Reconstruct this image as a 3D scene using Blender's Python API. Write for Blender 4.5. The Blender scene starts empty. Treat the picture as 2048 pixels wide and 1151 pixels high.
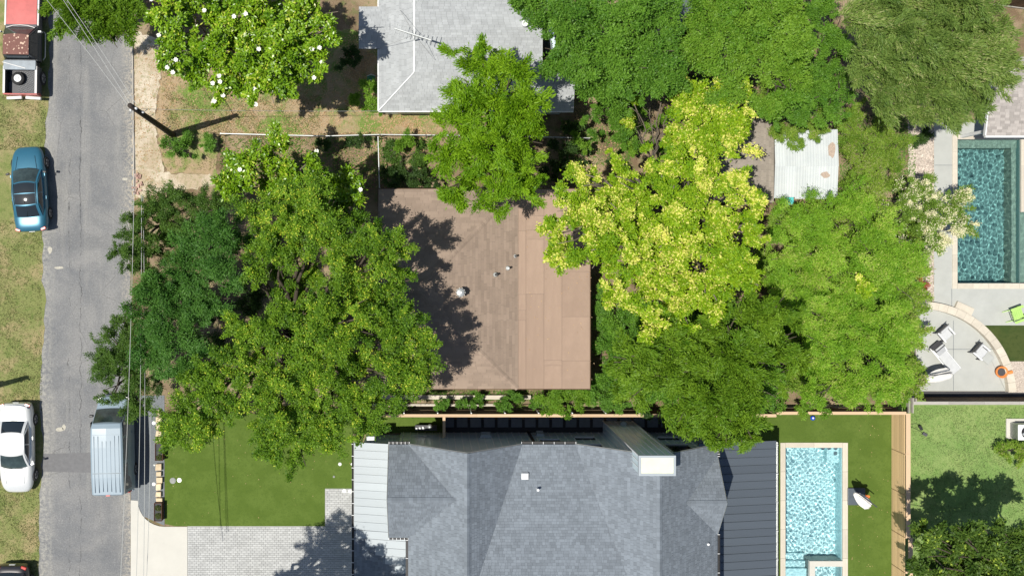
import bpy, math, random
import numpy as np
from mathutils import Vector, Matrix

# ------------------------------------------------------------------ camera, sky, sun, exposure
sc = bpy.context.scene
H, F, NX, NY = 54.0, 1944.0, 861.0, 510.0       # height, focal length in px, nadir in px of the 2048 wide photograph
cam = bpy.data.objects.new('camera', bpy.data.cameras.new('camera'))
sc.collection.objects.link(cam)
cam.location = (0, 0, H)
cam.data.sensor_width = 36.0
cam.data.lens = 36.0 * F / 2048.0
cam.data.shift_x = (1024.0 - NX) / 2048.0
cam.data.shift_y = -(575.5 - NY) / 2048.0
cam.data.clip_end = 600
sc.camera = cam
SUNV = Vector((-.38, -.09, 1.0)).normalized()
world = bpy.data.worlds.new("World"); sc.world = world; world.use_nodes = True
wn = world.node_tree.nodes; wl = world.node_tree.links
sky = wn.new('ShaderNodeTexSky'); sky.sky_type = 'NISHITA'; sky.sun_disc = False
sky.sun_elevation = math.asin(SUNV.z); sky.sun_rotation = math.atan2(SUNV.x, SUNV.y)
wl.new(sky.outputs[0], wn['Background'].inputs[0]); wn['Background'].inputs[1].default_value = .08
sun = bpy.data.objects.new('sun', bpy.data.lights.new('sun', 'SUN')); sc.collection.objects.link(sun)
sun.data.energy = 5.0; sun.data.angle = math.radians(.5); sun.data.color = (1, .955, .86)
sun.rotation_euler = SUNV.to_track_quat('Z', 'Y').to_euler(); sun.location = (0, 0, 60)
sc.view_settings.view_transform = 'Standard'; sc.view_settings.look = 'None'
sc.view_settings.exposure = .12; sc.view_settings.gamma = 1; sc.view_settings.use_curve_mapping = False
sc.render.engine = 'CYCLES'
sc.cycles.max_bounces = 6; sc.cycles.diffuse_bounces = 3; sc.cycles.transparent_max_bounces = 8
sc.cycles.use_denoising = True
rng = random.Random(7); npr = np.random.default_rng(7)

# ------------------------------------------------------------------ helpers
def P(px, py, z=0.0):
    k = (H - z) / F
    return Vector(((px - NX) * k, -(py - NY) * k, z))
def PX(px, z=0): return (px - NX) * (H - z) / F
def PY(py, z=0): return -(py - NY) * (H - z) / F

def link(o): sc.collection.objects.link(o)
def setp(o, label=None, cat=None, group=None, kind=None):
    if label: o['label'] = label
    if cat: o['category'] = cat
    if group: o['group'] = group
    if kind: o['kind'] = kind
    return o

class MB:
    def __init__(s): s.v = []; s.f = []
    def add(s, vs, fs):
        n = len(s.v); s.v += [tuple(v) for v in vs]; s.f += [tuple(i + n for i in f) for f in fs]; return s
    def box(s, c, d, rz=0, rx=0, ry=0):
        M = Matrix.Rotation(rz, 3, 'Z') @ Matrix.Rotation(ry, 3, 'Y') @ Matrix.Rotation(rx, 3, 'X'); c = Vector(c)
        vs = [c + M @ Vector((x * d[0] / 2, y * d[1] / 2, z * d[2] / 2)) for x in (-1, 1) for y in (-1, 1) for z in (-1, 1)]
        return s.add(vs, [(0, 1, 3, 2), (4, 6, 7, 5), (0, 4, 5, 1), (2, 3, 7, 6), (0, 2, 6, 4), (1, 5, 7, 3)])
    def bb(s, x0, x1, y0, y1, z0, z1):
        return s.box(((x0 + x1) / 2, (y0 + y1) / 2, (z0 + z1) / 2), (abs(x1 - x0), abs(y1 - y0), abs(z1 - z0)))
    def prism(s, poly, z0, z1):
        n = len(poly)
        a = sum(poly[i][0] * poly[(i + 1) % n][1] - poly[(i + 1) % n][0] * poly[i][1] for i in range(n))
        if a < 0: poly = poly[::-1]
        g0 = z0 if callable(z0) else (lambda x, y: z0); g1 = z1 if callable(z1) else (lambda x, y: z1)
        vs = [(p[0], p[1], g0(p[0], p[1])) for p in poly] + [(p[0], p[1], g1(p[0], p[1])) for p in poly]
        fs = [tuple(range(n - 1, -1, -1)), tuple(range(n, 2 * n))] + [(i, (i + 1) % n, n + (i + 1) % n, n + i) for i in range(n)]
        return s.add(vs, fs)
    def sheet(s, poly, z):
        n = len(poly)
        a = sum(poly[i][0] * poly[(i + 1) % n][1] - poly[(i + 1) % n][0] * poly[i][1] for i in range(n))
        if a < 0: poly = poly[::-1]
        return s.add([(p[0], p[1], z) for p in poly], [tuple(range(n))])
    def cells(s, x0, x1, y0, y1, z, holes=()):
        xs = sorted({x0, x1} | {h[i] for h in holes for i in (0, 1) if x0 < h[i] < x1})
        ys = sorted({y0, y1} | {h[i] for h in holes for i in (2, 3) if y0 < h[i] < y1})
        for i in range(len(xs) - 1):
            for j in range(len(ys) - 1):
                cx, cy = (xs[i] + xs[i + 1]) / 2, (ys[j] + ys[j + 1]) / 2
                if any(h[0] < cx < h[1] and h[2] < cy < h[3] for h in holes): continue
                s.sheet([(xs[i], ys[j]), (xs[i + 1], ys[j]), (xs[i + 1], ys[j + 1]), (xs[i], ys[j + 1])], z)
        return s
    def cyl(s, c, r, h, n=16, r2=None, ax='Z'):
        r2 = r if r2 is None else r2; c = Vector(c)
        R = {'Z': Matrix.Identity(3), 'X': Matrix.Rotation(math.pi / 2, 3, 'Y'), 'Y': Matrix.Rotation(-math.pi / 2, 3, 'X')}[ax]
        vs = [c + R @ Vector((rr * math.cos(2 * math.pi * i / n), rr * math.sin(2 * math.pi * i / n), z)) for rr, z in ((r, -h / 2), (r2, h / 2)) for i in range(n)]
        return s.add(vs, [tuple(range(n - 1, -1, -1)), tuple(range(n, 2 * n))] + [(i, (i + 1) % n, n + (i + 1) % n, n + i) for i in range(n)])
    def tube(s, pts, radii, n=6, cap=True):
        pts = [Vector(p) for p in pts]
        if not hasattr(radii, '__len__'): radii = [radii] * len(pts)
        rings = []
        for i, p in enumerate(pts):
            d = (pts[min(i + 1, len(pts) - 1)] - pts[max(i - 1, 0)]).normalized()
            a = d.orthogonal().normalized() if abs(d.z) > .9 else d.cross(Vector((0, 0, 1))).normalized(); b = d.cross(a)
            rings.append([p + (a * math.cos(2 * math.pi * k / n) + b * math.sin(2 * math.pi * k / n)) * radii[i] for k in range(n)])
        vs = [v for r in rings for v in r]; fs = []
        for i in range(len(pts) - 1):
            for k in range(n): fs.append((i * n + k, i * n + (k + 1) % n, (i + 1) * n + (k + 1) % n, (i + 1) * n + k))
        if cap: fs += [tuple(range(n - 1, -1, -1)), tuple(range(len(vs) - n, len(vs)))]
        return s.add(vs, fs)
    def grid(s, fn, nu, nv):
        vs = [fn(i / nu, j / nv) for j in range(nv + 1) for i in range(nu + 1)]
        fs = [(j * (nu + 1) + i, j * (nu + 1) + i + 1, (j + 1) * (nu + 1) + i + 1, (j + 1) * (nu + 1) + i) for j in range(nv) for i in range(nu)]
        return s.add(vs, fs)
    def lathe(s, prof, c, n=16):
        vs = [(c[0] + r * math.cos(2 * math.pi * i / n), c[1] + r * math.sin(2 * math.pi * i / n), c[2] + z) for r, z in prof for i in range(n)]
        fs = [(j * n + i, j * n + (i + 1) % n, (j + 1) * n + (i + 1) % n, (j + 1) * n + i) for j in range(len(prof) - 1) for i in range(n)]
        return s.add(vs, fs + [tuple(range(n - 1, -1, -1)), tuple(range(len(vs) - n, len(vs)))])

ORG = {}
def obj(name, mb, m, parent=None, world=True, smooth=False, bevel=0, subsurf=0, **kw):
    L = ORG.get(parent.name, Vector((0, 0, 0))) if (parent is not None and world) else Vector((0, 0, 0))
    me = bpy.data.meshes.new(name)
    me.from_pydata([(v[0] - L.x, v[1] - L.y, v[2] - L.z) for v in mb.v] if parent is not None and world else mb.v, [], mb.f)
    if smooth: me.polygons.foreach_set('use_smooth', [True] * len(me.polygons))
    if m: me.materials.append(m)
    me.update()
    o = bpy.data.objects.new(name, me); link(o)
    if parent is not None: o.parent = parent; ORG[o.name] = L
    if subsurf:
        md = o.modifiers.new('s', 'SUBSURF'); md.levels = md.render_levels = subsurf
    if bevel:
        md = o.modifiers.new('b', 'BEVEL'); md.width = bevel; md.segments = 2; md.limit_method = 'ANGLE'
    return setp(o, **kw)
def thing(name, label, cat, loc=(0, 0, 0), rz=0, group=None):
    o = bpy.data.objects.new(name, None); link(o); o.location = loc; o.rotation_euler = (0, 0, rz); o.empty_display_size = .3
    ORG[o.name] = Vector(loc)
    return setp(o, label, cat, group)
def copy_tree(o, parent=None):
    c = o.copy(); link(c); c.parent = parent
    for ch in list(o.children): copy_tree(ch, c)
    return c
UNIT = {}
def piece(name, c, d, m, parent, rz=0, rx=0, ry=0):
    """one box-shaped piece; all pieces of a material share one mesh, sized by scale"""
    key = m.name
    if key not in UNIT:
        mb = MB().box((0, 0, 0), (1, 1, 1)); me = bpy.data.meshes.new('unit_' + name); me.from_pydata(mb.v, [], mb.f); me.materials.append(m); UNIT[key] = me
    o = bpy.data.objects.new(name, UNIT[key]); link(o); o.parent = parent
    L = ORG.get(parent.name, Vector((0, 0, 0))) if parent else Vector((0, 0, 0))
    o.location = Vector(c) - L; o.scale = d; o.rotation_euler = (rx, ry, rz); return o

# ------------------------------------------------------------------ materials
def nt(m):
    m.use_nodes = True; return m.node_tree.nodes, m.node_tree.links, m.node_tree.nodes['Principled BSDF']
def mixc(n, l, a, b, f, t='MIX'):
    x = n.new('ShaderNodeMix'); x.data_type = 'RGBA'; x.blend_type = t
    for i, v in ((0, f), (6, a), (7, b)):
        if hasattr(v, 'links') or isinstance(v, bpy.types.NodeSocket): l.new(v, x.inputs[i])
        else: x.inputs[i].default_value = v if i == 0 else (*v, 1)
    return x.outputs[2]
def noise(n, l, sc_, det=4, rough=.6, vec=None, w=0.0, dist=0.0):
    x = n.new('ShaderNodeTexNoise'); x.inputs['Scale'].default_value = sc_; x.inputs['Detail'].default_value = det; x.inputs['Roughness'].default_value = rough; x.inputs['Distortion'].default_value = dist
    if vec is not None: l.new(vec, x.inputs['Vector'])
    return x.outputs['Fac']
def ramp(n, l, f, lo, hi, a=0.0, b=1.0):
    x = n.new('ShaderNodeMapRange'); l.new(f, x.inputs[0]); x.inputs[1].default_value = lo; x.inputs[2].default_value = hi; x.inputs[3].default_value = a; x.inputs[4].default_value = b; x.clamp = True
    return x.outputs[0]
def mapv(n, l, scale=(1, 1, 1), src='Object', rot=0):
    t = n.new('ShaderNodeTexCoord'); mp = n.new('ShaderNodeMapping'); mp.inputs['Scale'].default_value = scale; mp.inputs['Rotation'].default_value = (0, 0, rot)
    l.new(t.outputs[src], mp.inputs[0]); return mp.outputs[0]
def bump(n, l, b, h, s=.3, d=.02):
    x = n.new('ShaderNodeBump'); x.inputs['Strength'].default_value = s; x.inputs['Distance'].default_value = d; l.new(h, x.inputs['Height']); l.new(x.outputs[0], b.inputs['Normal'])
def sc3(c, k): return tuple(max(0, min(1, x * k)) for x in c)
def mat(name, c, rough=.6, metal=0, var=.12, scale=3, island=0, bmp=0, bscale=40, coat=0, c2=None, stretch=(1, 1, 1), emit=None, perobj=0, spec=.5):
    m = bpy.data.materials.new(name); n, l, b = nt(m)
    v = mapv(n, l, stretch)
    f = noise(n, l, scale, 5, .65, v)
    col = mixc(n, l, sc3(c, 1 - var), c2 or sc3(c, 1 + var), ramp(n, l, f, .3, .7))
    if island:
        g = n.new('ShaderNodeNewGeometry'); r = ramp(n, l, g.outputs['Random Per Island'], 0, 1, 1 - island, 1 + island)
        hs = n.new('ShaderNodeHueSaturation'); l.new(col, hs.inputs['Color']); l.new(r, hs.inputs['Value']); col = hs.outputs[0]
    if perobj:
        g = n.new('ShaderNodeObjectInfo'); r = ramp(n, l, g.outputs['Random'], 0, 1, 1 - perobj, 1 + perobj)
        hs = n.new('ShaderNodeHueSaturation'); l.new(col, hs.inputs['Color']); l.new(r, hs.inputs['Value']); col = hs.outputs[0]
    l.new(col, b.inputs['Base Color'])
    b.inputs['Roughness'].default_value = rough; b.inputs['Metallic'].default_value = metal; b.inputs['Coat Weight'].default_value = coat; b.inputs['Coat Roughness'].default_value = .05
    b.inputs['Specular IOR Level'].default_value = spec
    if bmp: bump(n, l, b, noise(n, l, bscale, 4, .7, v), bmp)
    return m
def leafmat(name, c1, c2, c3=None, p3=0.0, transl=.45, gloss=.012, rough=.5):
    """leaves from c1 to c2 by clump and by leaf; a share p3 of the leaves is c3"""
    m = bpy.data.materials.new(name); m.use_nodes = True; n = m.node_tree.nodes; l = m.node_tree.links; n.clear()
    out = n.new('ShaderNodeOutputMaterial'); g = n.new('ShaderNodeNewGeometry'); a = n.new('ShaderNodeAttribute'); a.attribute_name = 'tint'
    mt = n.new('ShaderNodeMath'); mt.operation = 'MULTIPLY_ADD'; l.new(g.outputs['Random Per Island'], mt.inputs[0]); mt.inputs[1].default_value = .5
    md = n.new('ShaderNodeMath'); md.operation = 'MULTIPLY'; l.new(a.outputs['Fac'], md.inputs[0]); md.inputs[1].default_value = .5; l.new(md.outputs[0], mt.inputs[2])
    col = mixc(n, l, c1, c2, mt.outputs[0])
    if c3:
        w = n.new('ShaderNodeTexWhiteNoise'); w.noise_dimensions = '1D'; l.new(g.outputs['Random Per Island'], w.inputs['W'])
        ad = n.new('ShaderNodeMath'); ad.operation = 'MULTIPLY_ADD'; l.new(a.outputs['Fac'], ad.inputs[0]); ad.inputs[1].default_value = p3 * 2; ad.inputs[2].default_value = -.8 * p3
        lt = n.new('ShaderNodeMath'); lt.operation = 'LESS_THAN'; l.new(w.outputs['Value'], lt.inputs[0]); l.new(ad.outputs[0], lt.inputs[1])
        col = mixc(n, l, col, c3, lt.outputs[0])
    d = n.new('ShaderNodeBsdfDiffuse'); t = n.new('ShaderNodeBsdfTranslucent'); l.new(col, d.inputs[0]); l.new(col, t.inputs[0])
    mx = n.new('ShaderNodeMixShader'); mx.inputs[0].default_value = transl; l.new(d.outputs[0], mx.inputs[1]); l.new(t.outputs[0], mx.inputs[2])
    gl = n.new('ShaderNodeBsdfGlossy'); gl.inputs['Roughness'].default_value = rough; gl.inputs[0].default_value = (1, 1, 1, 1)
    m2 = n.new('ShaderNodeMixShader'); m2.inputs[0].default_value = gloss; l.new(mx.outputs[0], m2.inputs[1]); l.new(gl.outputs[0], m2.inputs[2]); l.new(m2.outputs[0], out.inputs[0])
    return m
def groundmat(name, cols, scales=(0.35, 2.5, 30), bmp=.5, thr=(.42, .58), speck=None, sp_amt=.5, stripes=None):
    """three colours by large patches and small ones, plus fine grain"""
    m = bpy.data.materials.new(name); n, l, b = nt(m); v = mapv(n, l)
    f1 = noise(n, l, scales[0], 6, .62, v, dist=.4); f2 = noise(n, l, scales[1], 6, .7, v); f3 = noise(n, l, scales[2], 3, .7, v)
    c = mixc(n, l, cols[0], cols[1], ramp(n, l, f1, *thr))
    c = mixc(n, l, c, cols[2], ramp(n, l, f2, .5, .68))
    if speck:
        vo = n.new('ShaderNodeTexVoronoi'); vo.inputs['Scale'].default_value = speck[1]; l.new(v, vo.inputs['Vector'])
        c = mixc(n, l, c, speck[0], ramp(n, l, vo.outputs['Distance'], .18, .10, 0, sp_amt))
    k = n.new('ShaderNodeHueSaturation'); l.new(c, k.inputs['Color']); l.new(ramp(n, l, f3, .25, .75, .68, 1.32), k.inputs['Value'])
    l.new(k.outputs[0], b.inputs['Base Color']); b.inputs['Roughness'].default_value = .95; b.inputs['Specular IOR Level'].default_value = .2
    bump(n, l, b, f3, bmp, .03); return m

def asphalt_mat():
    m = bpy.data.materials.new('asphalt'); n, l, b = nt(m); v = mapv(n, l); vs = mapv(n, l, (1.0, .06, 1)); vx = mapv(n, l, (.05, .8, 1))
    big = noise(n, l, .5, 6, .65, v, dist=.5); st = noise(n, l, 1.6, 5, .6, vs); fine = noise(n, l, 26, 4, .85, v); lane = noise(n, l, .9, 2, .5, vx)
    c = mixc(n, l, (.145, .15, .158), (.215, .214, .212), ramp(n, l, big, .35, .65))
    c = mixc(n, l, c, (.27, .265, .25), ramp(n, l, st, .52, .75, 0, .7))
    c = mixc(n, l, c, (.12, .124, .13), ramp(n, l, lane, .55, .7, 0, .35))
    mid = noise(n, l, 7, 5, .7, v)
    c = mixc(n, l, c, (.33, .31, .27), ramp(n, l, mid, .62, .75, 0, .35))
    # cracks: edges of large stretched cells, broken up by noise
    vo = n.new('ShaderNodeTexVoronoi'); vo.feature = 'DISTANCE_TO_EDGE'; vo.inputs['Scale'].default_value = .45
    dv = n.new('ShaderNodeMix'); dv.data_type = 'VECTOR'; dv.inputs[0].default_value = .12
    nz = n.new('ShaderNodeTexNoise'); nz.inputs['Scale'].default_value = 2.5; nz.inputs['Detail'].default_value = 6; l.new(v, nz.inputs['Vector'])
    l.new(v, dv.inputs[4]); l.new(nz.outputs['Color'], dv.inputs[5]); l.new(dv.outputs[1], vo.inputs['Vector'])
    cr = ramp(n, l, vo.outputs['Distance'], .006, .0, 0, 1)
    ml = n.new('ShaderNodeMath'); ml.operation = 'MULTIPLY'; l.new(cr, ml.inputs[0]); l.new(ramp(n, l, big, .48, .6, 0, .75), ml.inputs[1])
    c = mixc(n, l, c, (.06, .06, .06), ml.outputs[0])
    sx = n.new('ShaderNodeSeparateXYZ'); l.new(v, sx.inputs[0])
    def near(x0, w0, w1, nzs):   # 1 near the line x = x0, wandering with noise
        a_ = n.new('ShaderNodeMath'); a_.operation = 'MULTIPLY_ADD'; l.new(noise(n, l, nzs, 4, .6, v), a_.inputs[0]); a_.inputs[1].default_value = .5; a_.inputs[2].default_value = -x0 - .25
        d_ = n.new('ShaderNodeMath'); d_.operation = 'ADD'; l.new(sx.outputs[0], d_.inputs[0]); l.new(a_.outputs[0], d_.inputs[1]); e_ = n.new('ShaderNodeMath'); e_.operation = 'ABSOLUTE'; l.new(d_.outputs[0], e_.inputs[0]); return ramp(n, l, e_.outputs[0], w0, w1, 0, 1)
    def mul(a_, b_):
        x = n.new('ShaderNodeMath'); x.operation = 'MULTIPLY'; l.new(a_, x.inputs[0]); l.new(b_, x.inputs[1]); return x.outputs[0]
    patchy = ramp(n, l, noise(n, l, 1.3, 4, .6, v), .40, .55)
    c = mixc(n, l, c, (.05, .05, .05), mul(near(PX(161), .028, .0, 1.2), patchy))
    c = mixc(n, l, c, (.06, .06, .06), mul(near(PX(139), .035, .0, 1.6), ramp(n, l, noise(n, l, .9, 4, .6, v), .50, .6)))
    c = mixc(n, l, c, (.40, .36, .29), mul(near(PX(264), .7, .0, .8), ramp(n, l, noise(n, l, 6, 4, .7, v), .42, .62, 0, .8)))
    c = mixc(n, l, c, (.36, .35, .31), mul(near(PX(84), .8, .0, .8), ramp(n, l, noise(n, l, 5, 4, .7, v), .42, .62, 0, .8)))
    agg = n.new('ShaderNodeTexVoronoi'); agg.inputs['Scale'].default_value = 11; l.new(v, agg.inputs['Vector'])
    c = mixc(n, l, c, (.36, .35, .33), ramp(n, l, agg.outputs['Distance'], .22, .08, 0, .55))
    k = n.new('ShaderNodeHueSaturation'); l.new(c, k.inputs['Color']); l.new(ramp(n, l, noise(n, l, 12, 5, .85, v), .25, .75, .62, 1.40), k.inputs['Value'])
    l.new(k.outputs[0], b.inputs['Base Color']); b.inputs['Roughness'].default_value = .9; bump(n, l, b, fine, .5, .01); return m

def shingle_mat(name, c, var, warm=None, streak=.1):
    return mat(name, c, .9, var=streak, scale=1.2, island=var, bmp=.4, bscale=60, spec=.2)

M = {}
M['asphalt'] = asphalt_mat()
M['soil'] = groundmat('soil', [(.17, .12, .075), (.30, .23, .15), (.12, .15, .05)], (.4, 2.2, 22), .8, speck=((.42, .30, .16), 9), sp_amt=.55)
M['yard'] = groundmat('yard', [(.36, .27, .17), (.15, .22, .05), (.27, .22, .11)], (.5, 3.0, 24), .8, (.46, .55), speck=((.5, .36, .2), 7), sp_amt=.6)
M['sand'] = groundmat('sand', [(.55, .48, .38), (.42, .34, .24), (.25, .24, .12)], (.8, 4, 26), .7, speck=((.6, .5, .4), 10), sp_amt=.5)
M['verge'] = groundmat('verge', [(.19, .21, .075), (.30, .25, .13), (.12, .165, .045)], (.55, 2.5, 22), .8, (.45, .6))
M['lawn'] = groundmat('lawn', [(.165, .26, .075), (.22, .30, .10), (.13, .23, .055)], (.5, 3.5, 26), .6)
M['turf'] = groundmat('turf', [(.080, .128, .020), (.098, .150, .027), (.070, .115, .019)], (.9, 7, 34), .6)
M['turf_dark'] = groundmat('turf_dark', [(.045, .07, .018), (.06, .08, .022), (.04, .06, .015)], (.9, 5, 34), .6)
M['paver_joint'] = mat('paver_joint', (.39, .39, .385), .9)
M['gravel_grey'] = mat('gravel_grey', (.16, .175, .19), .9, var=.35, scale=28, bmp=.8, bscale=30)
M['gravel_black'] = mat('gravel_black', (.035, .038, .045), .9, var=.5, scale=30, bmp=.8)
M['gravel_pink'] = mat('gravel_pink', (.42, .34, .29), .9, var=.4, scale=15, bmp=.8, bscale=18, c2=(.66, .58, .50))
M['concrete_new'] = mat('concrete_new', (.52, .505, .46), .85, var=.05, scale=.8, bmp=.15)
M['concrete_grey'] = mat('concrete_grey', (.40, .41, .39), .85, var=.07, scale=1.2, bmp=.15)
M['concrete_cream'] = mat('concrete_cream', (.54, .49, .41), .8, var=.1, scale=3, bmp=.2, perobj=.08)
M['limestone'] = mat('limestone', (.62, .50, .34), .85, var=.15, scale=6, bmp=.5, perobj=.15)
M['paver'] = mat('paver', (.42, .425, .42), .9, var=.08, scale=1, island=.10, bmp=.3)
M['paver_dark'] = mat('paver_dark', (.16, .19, .23), .85, var=.12, scale=3, perobj=.08, bmp=.2)
M['sh_grey'] = shingle_mat('shingle_grey', (.18, .205, .235), .14)
M['sh_brown'] = shingle_mat('shingle_brown', (.28, .215, .17), .11)
M['sh_light'] = shingle_mat('shingle_light', (.36, .375, .385), .09)
M['sh_tan'] = shingle_mat('shingle_tan', (.36, .33, .31), .22)
M['sh_shed'] = shingle_mat('shingle_shed', (.27, .235, .20), .10)
M['deck_dark'] = mat('roof_underlay', (.06, .06, .065), .9)
M['roll_brown'] = mat('roll_roofing', (.33, .24, .185), .92, var=.10, scale=1.5, bmp=.35, bscale=50, perobj=.05, spec=.2)
M['metal_grey'] = mat('metal_grey', (.33, .37, .40), .5, 0, .05, 1, perobj=.04)
M['metal_dark'] = mat('metal_dark', (.105, .125, .15), .45, .3, .06, 1, perobj=.05)
M['siding'] = mat('siding', (.60, .72, .76), .28, var=.04, scale=1, perobj=.03)
M['siding_line'] = mat('siding_batten', (.78, .8, .8), .6, var=.03)
M['glass_dark'] = mat('window_glass', (.012, .018, .022), .06, 0, 0, spec=.8)
M['black'] = mat('black_trim', (.02, .02, .022), .5)
M['white'] = mat('white_paint', (.72, .73, .74), .5, var=.04)
M['cream'] = mat('cream_cap', (.60, .62, .52), .6, var=.06)
M['wood'] = mat('cedar', (.70, .49, .27), .75, var=.14, scale=4, perobj=.12, stretch=(6, .4, 6), bmp=.2)
M['wood_top'] = mat('pale_wood', (.56, .40, .26), .75, var=.1, scale=4, perobj=.08)
M['wood_dark'] = mat('dark_wood', (.10, .058, .03), .8, var=.3, scale=4, perobj=.3, stretch=(4, 4, 1))
M['wood_grey'] = mat('weathered_wood', (.36, .34, .31), .85, var=.15, scale=6, perobj=.1)
M['steel'] = mat('galvanised', (.50, .52, .52), .45, .6, .08, 4)
M['rust'] = mat('corten', (.11, .045, .025), .8, var=.3, scale=10)
M['bark'] = mat('bark', (.07, .055, .04), .9, var=.3, scale=6, stretch=(3, 3, .6), bmp=.6, bscale=20)
M['bark_pale'] = mat('bark_pale', (.17, .14, .11), .9, var=.2, scale=6, bmp=.4)
M['creosote'] = mat('creosote_wood', (.035, .025, .02), .8, var=.3, scale=8)
M['wire'] = mat('wire', (.30, .30, .30), .5, var=0)
M['wire_pale'] = mat('wire_pale', (.42, .43, .42), .5, var=0)
M['plaster_blue'] = mat('plaster_blue', (.52, .78, .82), .6, var=.05, scale=8)
M['plaster_dark'] = mat('plaster_pebble', (.21, .34, .33), .7, var=.3, scale=22)
M['plaster_ledge'] = mat('plaster_ledge', (.32, .36, .30), .7, var=.35, scale=22)
M['rubber'] = mat('tyre_rubber', (.02, .02, .021), .85)
M['rim'] = mat('wheel_rim', (.5, .51, .52), .35, .8)
M['carglass'] = mat('car_glass', (.016, .022, .026), .04, 0, 0, spec=.9)
M['windscreen'] = mat('windscreen', (.035, .052, .05), .06, 0, .5, scale=2.2, spec=.9)
M['lamp_red'] = mat('red_lamp', (.45, .03, .02), .2, var=.2)
M['lamp_clear'] = mat('clear_lamp', (.10, .11, .115), .25, 0)
M['fabric_white'] = mat('pale_fabric', (.72, .70, .67), .85, var=.06, scale=6)
M['cushion'] = mat('grey_cushion', (.50, .51, .52), .85, var=.08, scale=6)
M['frame_dark'] = mat('dark_frame', (.07, .07, .08), .6)
M['orange'] = mat('terracotta', (.72, .24, .06), .7, var=.2, scale=5)

# ------------------------------------------------------------------ the ground and what is laid on it
POOL1 = (PX(1914), PX(2040), PY(566), PY(279))          # teal pool, upper right
POOL1B = (PX(2040), PX(2120), PY(566), PY(424))         # its wide part beyond the frame
POOL2 = (PX(1570), PX(1684), PY(1230), PY(894))         # bright pool, lower right
HOLES = [POOL1, POOL1B, POOL2]
def smooth_poly(pts, z=0): return [tuple(P(x, y, z))[:2] for x, y in pts]
def wob(pts, amp, step, seed):
    r = random.Random(seed); out = []
    for i in range(len(pts)):
        a, b = pts[i], pts[(i + 1) % len(pts)]; d = math.hypot(b[0] - a[0], b[1] - a[1]); n = max(1, int(d / step))
        for k in range(n): out.append((a[0] + (b[0] - a[0]) * k / n + r.uniform(-amp, amp), a[1] + (b[1] - a[1]) * k / n + r.uniform(-amp, amp)))
    return out
mb = MB(); mb.cells(-200, 200, -200, 200, 0, HOLES); obj('ground', mb, M['soil'], kind='structure')
mb = MB(); mb.sheet(smooth_poly(wob([(-900, -500), (99, -500), (98, 200), (90, 262), (84, 560), (92, 600), (82, 740), (80, 800), (86, 900), (78, 1000), (76, 1700), (-900, 1700)], 2.2, 14, 1)), .016)
obj('grass_verge', mb, M['verge'], kind='structure')
mb = MB(); mb.sheet(smooth_poly(wob([(88, -500), (264, -500), (264, 90), (268, 380), (262, 560), (262, 1000), (261, 1700), (64, 1700), (66, 1000), (70, 800), (72, 600), (76, 260)], 1.2, 16, 2)), .008)
obj('road', mb, M['asphalt'], kind='structure')
mb = MB(); mb.sheet(smooth_poly(wob([(266, 60), (318, 80), (322, 150), (308, 230), (318, 300), (330, 345), (420, 350), (430, 372), (330, 385), (265, 400)], 3.2, 7, 3)), .012)
obj('sandy_shoulder', mb, M['sand'], kind='structure')
mb = MB(); mb.sheet(smooth_poly(wob([(322, 70), (760, 60), (760, 215), (890, 222), (880, 266), (640, 268), (440, 266), (432, 350), (335, 344), (320, 300), (310, 230), (324, 150)], 3.2, 7, 4)), .008)
obj('front_yard', mb, M['yard'], kind='structure')
mb = MB(); mb.sheet(smooth_poly([(262, 790), (329, 790), (329, 1050), (262, 1020)]), .016); obj('gravel_strip', mb, M['gravel_grey'], kind='structure')
arc = [(276 + 54 * (1 - math.cos(t)), 1000 + 52 * math.sin(t)) for t in [i * math.pi / 16 for i in range(9)]]
mb = MB(); mb.prism([tuple(P(x, y)[:2]) for x, y in [(262, 999)] + arc + [(375, 1052), (375, 1500), (262, 1500)]], 0, .045)
obj('concrete_driveway', mb, M['concrete_new'], kind='structure')
mb = MB(); mb.sheet(smooth_poly([(329, 826), (889, 826), (889, 864), (706, 866), (706, 976), (650, 976), (650, 1051), (350, 1051), (330, 1046)]), .03)
obj('artificial_lawn', mb, M['turf'], kind='structure')
tx0, tx1, ty0, ty1 = PX(1440), PX(1784), PY(1500), PY(824)
mb = MB(); mb.cells(tx0, tx1, ty0, ty1, .03, HOLES); obj('pool_lawn', mb, M['turf'], kind='structure')
mb = MB(); mb.cells(PX(1796), PX(2400), PY(1500), PY(800), .012, HOLES); obj('neighbour_lawn', mb, M['lawn'], kind='structure')
mb = MB(); mb.cells(PX(1867), PX(2300), PY(720), PY(240), .05, HOLES); obj('pool_terrace', mb, M['concrete_grey'], kind='structure')
mb = MB(); mb.sheet(smooth_poly(wob([(1816, 240), (1868, 240), (1868, 612), (1816, 620)], 2, 15, 5)), .03); obj('gravel_bed', mb, M['gravel_pink'], kind='structure')
mb = MB(); mb.sheet(smooth_poly([(2004, 720), (2300, 720), (2300, 784), (2016, 784)]), .056); obj('gravel_bed', mb, M['gravel_pink'], kind='structure')
mb = MB(); mb.sheet(smooth_poly([(1960, 650), (2300, 650), (2300, 722), (2000, 722)]), .058); obj('turf_patch', mb, M['turf_dark'], kind='structure')
mb = MB(); mb.sheet(smooth_poly([(1824, 782), (2300, 782), (2300, 796), (1824, 796)]), .02); obj('painted_shade_strip', mb, M['deck_dark'], kind='structure')  # dark sheet painting the ground shade along the foot of the board fence
# terrace joints: recessed strips
mb = MB()
for a in ((1868, 330, 1904, 331), (1868, 460, 1904, 461), (1902, 577, 1903, 720), (1868, 700, 1902, 701)):
    mb.sheet(smooth_poly([(a[0], a[1]), (a[2], a[1]), (a[2], a[3]), (a[0], a[3])]), .054)
obj('terrace_joint', mb, M['gravel_grey'], kind='structure')

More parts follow.
